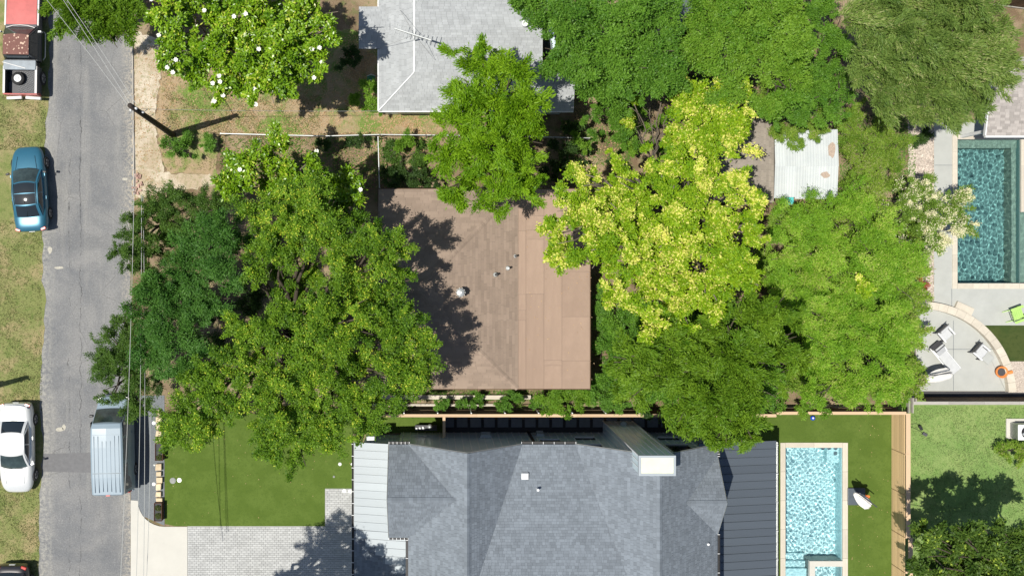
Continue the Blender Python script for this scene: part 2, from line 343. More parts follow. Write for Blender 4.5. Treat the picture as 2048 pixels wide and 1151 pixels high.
# paver driveway: every block its own island, 0.12 x 0.24 m
bed = MB(); bed.sheet(smooth_poly([(375, 1051), (650, 1051), (650, 976), (707, 976), (707, 1500), (375, 1500)]), .018)
pd = obj('paver_driveway', bed, M['paver_joint'], kind='structure')
mb = MB(); w, d = .24, .12
def pv(x0, x1, y0, y1):
    j = 0; y = y1
    while y - d > y0:
        x = x0 + (-w / 2 if j % 2 else 0)
        while x < x1:
            a, b = max(x, x0), min(x + w, x1)
            if b - a > .04:
                zt = .045 + rng.uniform(-.002, .003); g = .007
                vs = [(a + g, y - d + g, zt), (b - g, y - d + g, zt), (b - g, y - g, zt), (a + g, y - g, zt)]
                lo = [(a + .002, y - d + .002, .02), (b - .002, y - d + .002, .02), (b - .002, y - .002, .02), (a + .002, y - .002, .02)]
                mb.add(vs + lo, [(0, 1, 2, 3), (4, 5, 1, 0), (5, 6, 2, 1), (6, 7, 3, 2), (7, 4, 0, 3)])
            x += w
        y -= d; j += 1
pv(PX(376), PX(706), PY(1240), PY(1052.5)); pv(PX(651), PX(706), PY(1052), PY(977))
obj('pavers', mb, M['paver'], kind='stuff')

# side path of square slabs on black gravel
sp = MB(); sp.sheet(smooth_poly([(889, 838), (1420, 838), (1420, 866), (889, 866)]), .02); sp = obj('side_path', sp, M['gravel_black'], kind='structure')
for i in range(18):
    x = PX(886 + i * 27.2 + 11); piece('slab', (x, PY(842), .045), (.6, .62, .05), M['paver_dark'], sp)

# ------------------------------------------------------------------ roofs
def clip(poly, ax, val, keep_gt):
    out = []
    for i in range(len(poly)):
        a, b = poly[i], poly[(i + 1) % len(poly)]
        ia = (a[ax] >= val) if keep_gt else (a[ax] <= val); ib = (b[ax] >= val) if keep_gt else (b[ax] <= val)
        if ia: out.append(a)
        if ia != ib:
            t = (val - a[ax]) / (b[ax] - a[ax]); out.append(tuple(a[k] + (b[k] - a[k]) * t for k in range(2)))
    return out
def shingle_face(mb, poly, base, up, pitch, exposure=.14, wr=(.15, .4), thick=.012, ylim=None):
    """poly: plan outline; base: (point on the eave, its z); up: uphill direction in plan"""
    up = Vector(up).normalized(); u = Vector((up.y, -up.x)); b0 = Vector(base[0]); z0 = base[1]
    uv = [((Vector(p) - b0).dot(u), (Vector(p) - b0).dot(up)) for p in poly]
    v = math.floor(min(p[1] for p in uv) / exposure) * exposure; vmax = max(p[1] for p in uv)
    while v < vmax:
        row = clip(clip(uv, 1, v, True), 1, v + exposure, False)
        if len(row) >= 3:
            umin, umax = min(p[0] for p in row), max(p[0] for p in row); x = umin - rng.uniform(0, wr[0])
            while x < umax:
                w = rng.uniform(*wr); c = clip(clip(row, 0, x, True), 0, x + w - .006, False); x += w
                if len(c) < 3: continue
                lift = thick * rng.uniform(.8, 1.25)
                n = len(c); top = []; bot = []
                area = sum(c[i][0] * c[(i + 1) % n][1] - c[(i + 1) % n][0] * c[i][1] for i in range(n))
                if abs(area) < .0006: continue
                if area < 0: c = c[::-1]
                for a, bb_ in c:
                    q = b0 + u * a + up * bb_; z = z0 + bb_ * pitch; f = 1 - (bb_ - v) / exposure
                    top.append((q.x, q.y, z + .004 + lift * f)); bot.append((q.x, q.y, z))
                # u,up is left-handed seen from above when u = (up.y,-up.x): flip so faces look up
                fs = [tuple(range(n))] + [(n + i, n + (i + 1) % n, (i + 1) % n, i) for i in range(n)]
                mb.add(top + bot, fs)
        v += exposure
def deck(mb, poly, base, up, pitch, t=.14):
    up = Vector(up).normalized(); b0 = Vector(base[0])
    g = lambda x, y: base[1] + (Vector((x, y)) - b0).dot(up) * pitch - .006
    mb.prism(list(poly), lambda x, y: g(x, y) - t, g)
def walls(mb, poly, z0, z1, t=.2):
    n = len(poly)
    for i in range(n):
        a, b = Vector(poly[i]), Vector(poly[(i + 1) % n]); d = (b - a); c = (a + b) / 2
        mb.box((c.x, c.y, (z0 + z1) / 2), (d.length + (t if i % 2 == 0 else -t - .004), t, z1 - z0), rz=math.atan2(d.y, d.x))
def vent_pipe(x, y, z, h, r, m, parent, hood=False):
    v = obj('vent_pipe', MB().cyl((x, y, z + h / 2), r, h, 12), M[m], parent)
    fl = obj('flashing', MB().cyl((x, y, z + .03), r * 2.1, .05, 14, r2=r * 1.3), M['steel'], v)

# ---- the modern grey house
E = 6.0
hs = thing('grey_house', 'modern two-storey grey house with hipped and gabled shingle roof and tall boxy chimney', 'house', (6, -16, 0))
YN, YS, YM = -9.33, -23.9, -16.6
faces = [  # polygon, eave base point, uphill
    ([(-2.05, YN), (-1.1, YN), (1.2, -11.63), (-2.05, -11.63)], (-2.05, YN), (0, -1), .8),
    ([(-2.05, -11.63), (1.2, -11.63), (-1.1, -13.93), (-2.05, -13.93)], (-2.05, -13.93), (0, 1), .8),
    ([(-1.1, YN), (1.72, YN), (1.72, YS), (-1.1, YS), (-1.1, -13.93), (1.2, -11.63)], (-1.1, YN), (1, 0), .8),
    ([(1.72, YN), (4.54, YN), (1.81, YM), (4.54, YS), (1.72, YS)], (4.54, YN), (-1, 0), .8),
    ([(4.54, YN), (7.14, YN), (9.87, YM), (1.81, YM)], (4.54, YN), (0, -1), .3),
    ([(4.54, YS), (7.14, YS), (9.87, YM), (1.81, YM)], (4.54, YS), (0, 1), .3),
    ([(7.14, YN), (10.65, YN), (10.65, YS), (7.14, YS), (9.87, YM)], (7.14, YN), (1, 0), .8),
    ([(10.65, YN), (14.17, YN), (14.17, -9.92), (12.24, -11.85), (14.17, -13.78), (14.17, YS), (10.65, YS)], (14.17, YN), (-1, 0), .8),
    ([(14.17, -9.92), (14.17, -11.85), (12.24, -11.85)], (14.17, -9.92), (0, -1), .8),
    ([(14.17, -11.85), (14.17, -13.78), (12.24, -11.85)], (14.17, -13.78), (0, 1), .8)]
# the roof is cut away where the chimney rises
CH = (9.57, 11.17, -10.03, -9.2)
dk = MB(); shm = MB()
for poly, b, up, p in faces:
    deck(dk, poly, (b, E), up, p)
    vis = [(x, max(y, -18.3)) for x, y in poly]
    shingle_face(shm, vis, (b, E), up, p, .13, (.10, .28), .012)
rf = obj('roof', dk, M['deck_dark'], hs); obj('shingles', shm, M['sh_grey'], rf, kind='stuff')
cap = MB()
for a, b in (((1.72, YN, E + 2.256), (1.72, -18.3, E + 2.256)), ((10.65, -10.06, E + 2.816), (10.65, -18.3, E + 2.816)), ((-2.05, -11.63, E + 1.84), (1.2, -11.63, E + 1.84)), ((14.17, -11.85, E + 1.544), (12.24, -11.85, E + 1.544))):
    a, b = Vector(a), Vector(b); n = int((b - a).length / .2); d = (b - a) / n
    for i in range(n):
        c = a + d * (i + .5); s = Vector((-d.y, d.x, 0)).normalized() * .13; f = d * .52; z = Vector((0, 0, .03 + .008 * (i % 2)))
        cap.add([c - f + s - Vector((0, 0, .09)) + z, c + f + s - Vector((0, 0, .09)) + z, c + f + z, c - f + z, c - f - s - Vector((0, 0, .09)) + z, c + f - s - Vector((0, 0, .09)) + z], [(3, 2, 1, 0), (4, 5, 2, 3)])
obj('ridge_caps', cap, M['sh_grey'], rf, kind='stuff')
# fascia trim along the rakes, gutters along the eaves
fa = MB()
def rake(a, b):
    a, b = Vector(a), Vector(b); fa.tube([a, b], .022, 4)
for s in (((-1.1, YN + .02, E - .03), (1.72, YN + .02, E + 2.2)), ((1.72, YN + .02, E + 2.2), (4.54, YN + .02, E - .03)), ((7.14, YN + .02, E - .03), (9.57, YN + .02, E + 1.9)), ((11.17, YN + .02, E + 2.36), (14.17, YN + .02, E - .03)),
          ((14.19, -9.92, E - .03), (14.19, -11.85, E + 1.5)), ((14.19, -11.85, E + 1.5), (14.19, -13.78, E - .03)), ((-2.07, YN, E - .03), (-2.07, -11.63, E + 1.8)), ((-2.07, -11.63, E + 1.8), (-2.07, -13.93, E - .03))): rake(*s)
obj('rake_trim', fa, M['steel'], rf, kind='stuff')
for (x0, x1, y0, y1) in ((-2.05, -1.05, YN, YN + .13), (4.5, 7.18, YN, YN + .13), (14.17, 14.3, -9.92, YN), (14.17, 14.3, -18.5, -13.78), (-2.05, -1.1, -14.06, -13.93), (-1.23, -1.1, -18.5, -14.06)):
    g = obj('gutter', MB().bb(x0, x1, y0, y1, E - .12, E - .1).bb(x0, x1, y1 - .012 if x1 - x0 > y1 - y0 else y0, y1, E - .12, E - .01) if x1 - x0 > y1 - y0 else MB().bb(x0, x1, y0, y1, E - .12, E - .1).bb(x1 - .012, x1, y0, y1, E - .12, E - .01), M['black'], rf)
    n = 5
    for i in range(n + 1):
        t = i / n; cx, cy = (x0 + (x1 - x0) * t, (y0 + y1) / 2) if x1 - x0 > y1 - y0 else ((x0 + x1) / 2, y0 + (y1 - y0) * t)
        if y0 < -18 and cy < -16.5: continue
        piece('gutter_strap', (cx, cy, E - .005), (.025, .11, .012) if x1 - x0 > y1 - y0 else (.11, .025, .012), M['white'], g)
# walls with batten siding on the north side
wl_ = MB(); walls(wl_, [(-1.55, -9.93), (13.75, -9.93), (13.75, YS + .5), (-.7, YS + .5), (-.7, -13.4), (-1.55, -13.4)], 0, E - .1)
for (x0, x1, px, h) in ((-.9, 4.34, 1.72, 2.0), (7.34, 13.97, 10.65, 2.55)):   # gable triangles
    wl_.add([(x0, -9.84, E - .1), (x1, -9.84, E - .1), (px, -9.84, E - .1 + h), (x0, -10.0, E - .1), (x1, -10.0, E - .1), (px, -10.0, E - .1 + h)], [(0, 2, 1), (3, 4, 5), (0, 1, 4, 3), (1, 2, 5, 4), (2, 0, 3, 5)])
wl_.add([(13.84, -10.1, E - .1), (13.84, -13.6, E - .1), (13.84, -11.85, E + 1.3), (13.7, -10.1, E - .1), (13.7, -13.6, E - .1), (13.7, -11.85, E + 1.3)], [(0, 1, 2), (3, 5, 4), (0, 3, 4, 1), (1, 4, 5, 2), (2, 5, 3, 0)])
wo = obj('wall', wl_, M['siding'], hs)
x = -1.5
WIN = [(5.85, 6.8, 2.4, 3.2), (7.8, 8.75, 1.78, 2.2), (7.8, 8.77, 3.8, 5.2), (12.25, 13.2, 1.78, 2.2), (12.2, 13.25, 3.8, 5.3)]
while x < 13.8:
    segs = [(0.05, E - .14)]
    for wx0, wx1, wz0, wz1 in WIN:
        if wx0 - .05 < x < wx1 + .05: segs = [s2 for s in segs for s2 in ((s[0], min(s[1], wz0 - .05)), (max(s[0], wz1 + .05), s[1])) if s2[1] - s2[0] > .1]
    if not (CH[0] - .05 < x < CH[1] + .05) and abs(x - 5.42) > .1:
        for a, b in segs: piece('batten', (x, -9.815, (a + b) / 2), (.035, .03, b - a), M['siding_line'], wo)
    x += .4
for wx0, wx1, wz0, wz1 in WIN:
    w = obj('window', MB().bb(wx0 - .04, wx1 + .04, -9.828, -9.80, wz0 - .04, wz1 + .04), M['black'], hs)
    obj('pane', MB().bb(wx0 + .03, wx1 - .03, -9.8, -9.796, wz0 + .03, wz1 - .03), M['glass_dark'], w)
    obj('sill', MB().bb(wx0 - .06, wx1 + .06, -9.828, -9.74, wz0 - .09, wz0 - .042), M['white'], w)
obj('downspout', MB().bb(5.36, 5.48, -9.826, -9.74, .05, E - .2), M['black'], hs)
for (x, z, s) in ((2.98, 1.35, .35), (5.95, 1.0, .25)):
    v = obj('wall_vent', MB().add([(x - s, -9.82, z), (x + s, -9.82, z), (x + s, -9.82, z + .4), (x - s, -9.82, z + .4), (x - s * .7, -9.55, z), (x + s * .7, -9.55, z), (x + s * .7, -9.66, z + .36), (x - s * .7, -9.66, z + .36)], [(4, 5, 6, 7), (7, 6, 2, 3), (0, 4, 7, 3), (5, 1, 2, 6)]), M['metal_grey'], hs)
# chimney
cz = 9.5
chm = obj('chimney', MB().bb(CH[0], CH[1], CH[2], CH[3], 0, cz), M['siding'], hs)
for i in range(1, 5):
    xx = CH[0] + i * (CH[1] - CH[0]) / 5
    piece('batten', (xx, CH[3] + .014, cz / 2), (.035, .03, cz - .3), M['siding_line'], chm)
for yy in (-9.47, -9.75): piece('batten', (CH[0] - .012, yy, cz / 2), (.028, .035, cz - .3), M['siding_line'], chm)
piece('corner_board', (CH[0] - .004, CH[3] + .004, cz / 2), (.07, .07, cz - .1), M['white'], chm)
piece('corner_board', (CH[1] + .004, CH[3] + .004, cz / 2), (.07, .07, cz - .1), M['white'], chm)
mb = MB()
for a in ((CH[0] - .05, CH[1] + .05, CH[3] - .05, CH[3] + .05), (CH[0] - .05, CH[1] + .05, CH[2] - .05, CH[2] + .05), (CH[0] - .05, CH[0] + .05, CH[2] + .05, CH[3] - .05), (CH[1] - .05, CH[1] + .05, CH[2] + .05, CH[3] - .05)): mb.bb(*a, cz - .12, cz + .06)
obj('chimney_rim', mb, M['metal_grey'], chm)
obj('chimney_cap', MB().bb(CH[0] + .052, CH[1] - .052, CH[2] + .052, CH[3] - .052, cz - .02, cz + .03), M['cream'], chm)
v = obj('wall_vent', MB().bb(10.28, 10.6, CH[3] + .002, CH[3] + .16, 1.2, 1.45).bb(10.35, 10.53, CH[3] + .16, CH[3] + .22, 1.3, 1.5), M['metal_grey'], hs)
# things on the roof
x, y = PX(1049, 6.3), PY(949, 6.3); obj('roof_vent', MB().box((x, y, 6.48), (.34, .32, .14), rx=.28).box((x, y, 6.56), (.28, .26, .06), rx=.28), M['white'], rf)
for (a, b, zz) in ((1075, 977, 6.75), (1414, 1085, 6.35), (1356, 1137, 6.9)):
    vent_pipe(PX(a, zz), PY(b, zz), zz - .3, .55, .06, 'white', rf)
# lower metal roof on the west side, seams running east-west
def metal_roof(x0, x1, z0, z1, ytop, ybot, step, m, parent, holes=None):
    r = obj('metal_roof', MB().add([(x0, ytop, z0 - .02), (x1, ytop, z1 - .02), (x1, ybot, z1 - .02), (x0, ybot, z0 - .02), (x0, ytop, z0 - .16), (x1, ytop, z1 - .16), (x1, ybot, z1 - .16), (x0, ybot, z0 - .16)], [(0, 3, 2, 1), (4, 5, 6, 7), (0, 1, 5, 4), (1, 2, 6, 5), (2, 3, 7, 6), (3, 0, 4, 7)]), M['deck_dark'], parent)
    y = ytop; ang = -math.atan2(z1 - z0, x1 - x0); ln = math.hypot(x1 - x0, z1 - z0)
    while y > ybot + .01:
        w = min(step, y - ybot)
        p = piece('metal_panel', ((x0 + x1) / 2, y - w / 2, (z0 + z1) / 2), (ln, w - .012, .03), m, r, ry=ang, rx=.03 + rng.uniform(-.015, .015))
        piece('seam', ((x0 + x1) / 2, y, (z0 + z1) / 2 + .03), (ln, .028, .05), m, r, ry=ang); y -= step
    return r
metal_roof(PX(708, 3.1), -1.66, 3.05, 3.65, PY(885, 3.2), PY(1060, 3.2), .415, M['metal_grey'], hs)
# the part further south turns the corner as a shingled hip
xw = PX(708, 3.1); yh = PY(1060, 3.2)
lowp = [(xw, yh), (-1.66, yh), (-1.2, yh - 1.9), (-1.2, -18.3), (xw, -18.3)]
d2 = MB(); deck(d2, lowp, ((xw, yh), 3.05), (1, 0), .25); lr = obj('lower_roof', d2, M['deck_dark'], hs)
s2 = MB(); shingle_face(s2, [(xw, yh - .02), (-1.2, yh - 2.2), (-1.2, -18.3), (xw, -18.3)], ((xw, yh), 3.05), (1, 0), .25, .14, (.12, .34), .014); obj('shingles', s2, M['sh_grey'], lr, kind='stuff')
y = yh
while y > yh - 2.2:
    xa = xw + (yh - y) / 2.2 * (-1.2 - xw) + .05
    if -1.25 - xa > .1: piece('metal_panel', ((xa - 1.25) / 2, y - .2, 3.05 + ((xa - 1.25) / 2 - xw) * .25 + .02), (-1.25 - xa, .4, .03), M['metal_grey'], lr, ry=-math.atan(.25))
    y -= .415
g = obj('gutter', MB().bb(xw - .12, xw, -18.3, PY(885, 3.1), 2.9, 2.92).bb(xw - .12, xw - .105, -18.3, PY(885, 3.1), 2.9, 3.02), M['black'], hs)
for i in range(12): piece('gutter_strap', (xw - .06, PY(888, 3.1) - i * .62, 3.03), (.14, .03, .012), M['white'], g)
mb = MB(); mb.bb(xw + .45, -1.66, -18, -9.95, 0, 2.95); obj('porch_wall', mb, M['siding'], hs)
piece('porch_pillar', (PX(742, 2.4), PY(876, 2.4), 1.4), (.4, .35, 2.8), M['white'], hs)
# lower dark metal roof on the east side
xe = PX(1552, 3.0)
metal_roof(13.86, xe, 3.75, 3.0, PY(883, 3.3), -18.3, .415, M['metal_dark'], hs)
mb = MB(); mb.bb(13.9, xe - .5, -18, -10.1, 0, 2.95); obj('porch_wall', mb, M['siding'], hs)
g = obj('gutter', MB().bb(xe, xe + .12, -18.3, PY(884, 3), 2.84, 2.86).bb(xe + .105, xe + .12, -18.3, PY(884, 3), 2.84, 2.96), M['steel'], hs)
for i in range(6): piece('gutter_strap', (xe + .06, PY(890, 3) - i * 1.5, 2.97), (.14, .03, .012), M['white'], g)

# ---- the brown roofed house
hb = thing('brown_house', 'low house with brown shingle hip and flat rolled roofing to the east', 'house', (2, -1.5, 0))
Eb = 3.0; x0, x1, x2 = PX(757, Eb), PX(1035, Eb), PX(1180, Eb); yn, ys = PY(378, Eb), PY(777, Eb); ym = (yn + ys) / 2; pit = .32; xr = x1 - (yn - ym)
fb = [([(x0, yn), (x1, yn), (xr, ym), (x0, ym)], (x0, yn), (0, -1)), ([(x0, ys), (x1, ys), (xr, ym), (x0, ym)], (x0, ys), (0, 1)), ([(x1, yn), (x1, ys), (xr, ym)], (x1, yn), (-1, 0))]
dk = MB(); shm = MB()
for poly, b, up in fb: deck(dk, poly, (b, Eb), up, pit, .18); shingle_face(shm, poly, (b, Eb), up, pit, .15, (.3, .95), .012)
rf2 = obj('roof', dk, M['deck_dark'], hb); obj('shingles', shm, M['sh_brown'], rf2, kind='stuff')
cp = MB()
for a, b in (((x1, yn, Eb), (xr, ym, Eb + (yn - ym) * pit)), ((x1, ys, Eb), (xr, ym, Eb + (yn - ym) * pit)), ((xr, ym, Eb + (yn - ym) * pit), (x0, ym, Eb + (yn - ym) * pit))):
    a, b = Vector(a), Vector(b); n = int((b - a).length / .17); d = (b - a) / n; f = d * .5; s = Vector((-d.y, d.x, 0)).normalized() * .12
    for i in range(n):
        c = a + d * (i + .5); z = Vector((0, 0, .035)); k = Vector((0, 0, .03 + .0)); up_ = Vector((0, 0, .012))
        cp.add([c - f + s - k + z, c + f + s - k + z, c + f + z, c - f + z + up_, c - f - s - k + z, c + f - s - k + z], [(3, 2, 1, 0), (4, 5, 2, 3)])
obj('ridge_caps', cp, M['sh_brown'], rf2, kind='stuff')
flat = obj('flat_roof', MB().bb(x1 + .003, x2, ys, yn, Eb - .2, Eb - .04), M['deck_dark'], hb)
cx = [x1 + .01, PX(1052, Eb), PX(1088, Eb), PX(1124, Eb), x2]
for i in range(4):
    yy = yn; cuts = [yn] + sorted([rng.uniform(ys + 1, yn - 1) for _ in range(4)], reverse=True) + [ys]
    for j in range(5):
        piece('roofing_sheet', ((cx[i] + cx[i + 1]) / 2, (cuts[j] + cuts[j + 1]) / 2, Eb - .03 + .004 * ((i + j) % 2)), (cx[i + 1] - cx[i] - .010, cuts[j] - cuts[j + 1] - .008, .02), M['roll_brown'], flat)
piece('joint_flashing', (x1 + .01, ym, Eb - .005), (.05, yn - ys - .1, .03), M['sh_brown'], flat)
mb = MB(); t = .03
for a in ((x0 - .0, x2, yn, yn + .04), (x0, x2, ys - .04, ys), (x2, x2 + .04, ys - .04, yn + .04), (x0 - .04, x0, ys, yn)): mb.bb(*a, Eb - .2, Eb - .015)
obj('fascia', mb, M['wood_dark'], hb)
mb = MB(); walls(mb, [(x0 + .5, yn - .5), (x2 - .5, yn - .5), (x2 - .5, ys + .5), (x0 + .5, ys + .5)], 0, Eb - .22); obj('wall', mb, M['wood_grey'], hb)
vent_pipe(PX(991, 3.6), PY(549, 3.6), 3.5, .4, .06, 'black', rf2); vent_pipe(PX(1016, 3.4), PY(536, 3.4), 3.2, .45, .06, 'steel', rf2); vent_pipe(PX(1031, 3.3), PY(512, 3.3), 3.05, .4, .05, 'black', rf2)
x, y = PX(921, 4.2), PY(584, 4.2); tv = obj('turbine_vent', MB().cyl((x, y, 4.2), .13, .3, 16).lathe([(.14, 0), (.22, .08), (.23, .17), (.18, .26), (.06, .3)], (x, y, 4.35)), M['steel'], rf2)
for i in range(10):
    a = i * math.pi / 5; piece('fin', (x + .225 * math.cos(a), y + .225 * math.sin(a), 4.48), (.02, .06, .18), M['steel'], tv, rz=a + .6)

# ---- the light grey roofed house at the top
ht = thing('pale_house', 'low house with pale grey shingle roof, small porch wing and television antenna', 'house', (4, 11, 0))
Et = 3.1; q = lambda a, b: tuple(P(a, b, Et)[:2]); pt = .35
z1 = Et
ft = [([q(757, 222), q(830, 149), q(830, -150), q(757, -150)], (q(757, 222), z1), (1, 0), pt),
      ([q(757, 222), q(1147, 222), q(1147, 149), q(830, 149)], (q(757, 222), z1), (0, 1), pt),
      ([q(830, 149), q(1082, 149), q(1082, 72), q(830, 72)], (q(830, 149), z1 + pt * (q(0, 149)[1] - q(0, 222)[1])), (0, 1), .05),
      ([q(830, 72), q(1082, 72), q(1082, -150), q(830, -150)], (q(830, 72), z1 + pt * (q(0, 149)[1] - q(0, 222)[1]) + .05 * 2.02), (0, 1), -.03)]
dk = MB(); shm = MB()
for poly, b, up, p in ft: deck(dk, poly, b, up, p, .18); shingle_face(shm, poly, b, up, p, .135, (.27, .31), .012)
pw = [q(718, 14), q(780, 14), q(780, 98), q(718, 98)]; ymw = (q(0, 14)[1] + q(0, 98)[1]) / 2
for s in ((14, 1), (98, -1)):
    poly = [q(718, s[0]), q(780, s[0]), (q(780, 0)[0], ymw), (q(718, 0)[0], ymw)]
    deck(dk, poly, (q(718, s[0]), z1 + .05), (0, -s[1]), .2, .18); shingle_face(shm, poly, (q(718, s[0]), z1 + .05), (0, -s[1]), .2, .135, (.27, .31), .012)
rf3 = obj('roof', dk, M['deck_dark'], ht); obj('shingles', shm, M['sh_light'], rf3, kind='stuff')
mb = MB(); mb.tube([(*q(829, 149), Et + .69), (*q(829, -150), Et + .70)], .05, 6); mb.tube([(*q(757, 222), Et + .03), (*q(829, 149), Et + .69)], .035, 6); obj('ridge_caps', mb, M['white'], rf3)
mb = MB(); walls(mb, [q(770, 208), q(1130, 208), q(1070, -140), q(770, -140)], 0, Et - .2); obj('wall', mb, M['siding'], ht)
mb = MB(); mb.bb(q(755, 0)[0], q(757, 0)[0], q(0, 222)[1], q(0, -150)[1], Et - .2, Et - .01); mb.bb(q(757, 0)[0], q(1147, 0)[0], q(0, 224)[1], q(0, 222)[1], Et - .2, Et - .01); obj('fascia', mb, M['white'], ht)
vent_pipe(PX(1049, 4), PY(49, 4), 3.8, .45, .16, 'white', rf3)
# television antenna with its boom and dipoles, mast on the ridge
za = 5.2; A0, A1 = P(789, 57, za), P(863, 81, za); mast = P(829, 70, za)
an = obj('antenna', MB().tube([A0, A1], .05, 6).tube([Vector((mast.x, mast.y, Et + .6)), mast], .03, 6), M['steel'], ht)
for i in range(9):
    c = A0.lerp(A1, .04 + i * .115); d = Vector((-(A1 - A0).y, (A1 - A0).x, 0)).normalized() * (.16 + .05 * abs(i - 4) * .8)
    obj('dipole', MB().tube([c - d, c + d], .018, 5), M['steel'], an)
mb = MB()
for e in (P(760, 96, 3.3), P(870, 120, 3.9), P(800, 20, 3.6)): mb.tube([mast, e], .009, 4)
obj('guy_wires', mb, M['wire'], an)

# ---- shed with the corrugated roof and its shingled neighbour
sh = thing('garden_shed', 'small shed under a white corrugated sheet roof half grown over', 'shed', P(1612, 335))
z_ = 2.5
xs0, xs1 = PX(1550, z_), PX(1674, z_); ys0, ys1 = PY(396, z_), PY(262, z_)
def sheetfn(xa, xb, ya, yb, za_, zb_):
    n = int((xb - xa) / .038); mbx = MB()
    return mbx.grid(lambda u, v: (xa + (xb - xa) * u, ya + (yb - ya) * v, za_ + (zb_ - za_) * v + .007 * math.sin(u * (xb - xa) / .152 * 2 * math.pi)), n, 1)
ymid = PY(328, 2.7)
M['corr'] = mat('corrugated_white', (.50, .54, .56), .6, var=.05, scale=2, perobj=.06, c2=(.54, .57, .58))
rs = obj('roof', MB().bb(xs0 + .1, xs1 - .1, ys0 + .1, ys1 - .1, 2.3, 2.4), M['deck_dark'], sh)
nsh = 6; wsh = (xs1 - xs0) / nsh
for i in range(nsh):
    jx = [0, .05, -.04, .02, -.05, .04][i]
    obj('corrugated_sheet', sheetfn(xs0 + i * wsh - .03, xs0 + (i + 1) * wsh + .02, ys0 + jx, ymid, 2.45 + .006 * i, 2.62 + .006 * i), M['corr'], rs, smooth=True)
    obj('corrugated_sheet', sheetfn(xs0 + i * wsh - .03, xs0 + (i + 1) * wsh + .02, ymid - .12, ys1 + jx * 2, 2.65 + .006 * i, 2.5 + .006 * i), M['corr'], rs, smooth=True)
mb = MB(); walls(mb, [(xs0 + .2, ys0 + .2), (xs1 - .2, ys0 + .2), (xs1 - .2, ys1 - .2), (xs0 + .2, ys1 - .2)], 0, 2.28, .1); obj('wall', mb, M['wood_grey'], sh)
for (a, b, w_, h_) in ((1662, 300, .25, .5), (1650, 350, .3, .2)):
    obj('rust_patch', MB().prism([(PX(a, 2.6) + w_ * math.cos(t) * rng.uniform(.6, 1), PY(b, 2.6) + h_ * math.sin(t) * rng.uniform(.6, 1)) for t in [i * .63 for i in range(10)]], 2.655, 2.672), mat('rusty_leaves', (.42, .33, .27), .9, var=.3, scale=20), rs)
tb = thing('storage_bin', 'turquoise plastic bin lid poking out below the white shed roof', 'bin', P(1568, 402))
obj('tub', MB().add([(c.x + dx * .8, c.y + dy * .8, 0) for c in [P(1568, 402)] for dx, dy in ((-.27, -.2), (.27, -.2), (.27, .2), (-.27, .2))] + [(c.x + dx, c.y + dy, .62) for c in [P(1568, 402)] for dx, dy in ((-.27, -.2), (.27, -.2), (.27, .2), (-.27, .2))], [(0, 3, 2, 1), (0, 1, 5, 4), (1, 2, 6, 5), (2, 3, 7, 6), (3, 0, 4, 7)]), mat('turquoise', (.10, .52, .52), .4), tb)
obj('lid', MB().box((P(1568, 402).x, P(1568, 402).y, .65), (.6, .46, .05), rz=.06), bpy.data.materials['turquoise'], tb, bevel=.02)
h2 = thing('back_shed', 'small building with faded tan shingle roof beside the corrugated shed', 'shed', P(1500, 330))
qa = [(PX(1440, 2.7), PY(405, 2.7)), (PX(1549, 2.7), PY(405, 2.7)), (PX(1549, 2.7), PY(235, 2.7)), (PX(1440, 2.7), PY(235, 2.7))]
dk = MB(); deck(dk, qa, (qa[1], 2.6), (-1, 0), .08); r4 = obj('roof', dk, M['deck_dark'], h2)
s4 = MB(); shingle_face(s4, qa, (qa[1], 2.6), (-1, 0), .08, .14, (.28, .32), .010); obj('shingles', s4, M['sh_shed'], r4, kind='stuff')
mb = MB(); walls(mb, [(p[0] * .995 + (.2 if i in (0, 3) else -.1), p[1] + (.2 if i < 2 else -.2)) for i, p in enumerate(qa)], 0, 2.35, .1); obj('wall', mb, M['wood_grey'], h2)
# ---- roof at the right edge above the pool
h3 = thing('pool_house', 'pool house roof of tan shingles with white gutter at the frame edge', 'building', P(2040, 220))
qb = [(PX(1972, 3), PY(271, 3)), (PX(2200, 3), PY(271, 3)), (PX(2200, 3), PY(120, 3)), (PX(1972, 3), PY(120, 3))]
dk = MB(); deck(dk, qb, (qb[0], 3), (0, 1), .2); r5 = obj('roof', dk, M['deck_dark'], h3)
s5 = MB(); shingle_face(s5, qb, (qb[0], 3), (0, 1), .2, .15, (.2, .32), .014); obj('shingles', s5, M['sh_tan'], r5, kind='stuff')
obj('gutter', MB().bb(qb[0][0], qb[1][0], qb[0][1] - .1, qb[0][1] - .004, 2.8, 2.98), M['white'], h3)
obj('rake_trim', MB().add([(qb[0][0] - .06, qb[0][1], 2.82), (qb[0][0] - .004, qb[0][1], 2.82), (qb[3][0] - .004, qb[3][1], 3.62), (qb[3][0] - .06, qb[3][1], 3.62), (qb[0][0] - .06, qb[0][1], 3.02), (qb[0][0] - .004, qb[0][1], 3.02), (qb[3][0] - .004, qb[3][1], 3.82), (qb[3][0] - .06, qb[3][1], 3.82)], [(0, 3, 2, 1), (4, 5, 6, 7), (0, 1, 5, 4), (1, 2, 6, 5), (2, 3, 7, 6), (3, 0, 4, 7)]), M['white'], h3)
for cx_, cy_ in ((qb[0][0] + .3, qb[0][1] + .3), (qb[3][0] + .3, qb[3][1] - .3), (qb[1][0] - .3, qb[1][1] + .3)): obj('post', MB().bb(cx_ - .08, cx_ + .08, cy_ - .08, cy_ + .08, .05, 2.85), M['white'], h3)
obj('wall', MB().bb(PX(2060), PX(2200), qb[0][1] + .4, qb[3][1] - .4, 0, 2.8), M['siding'], h3)
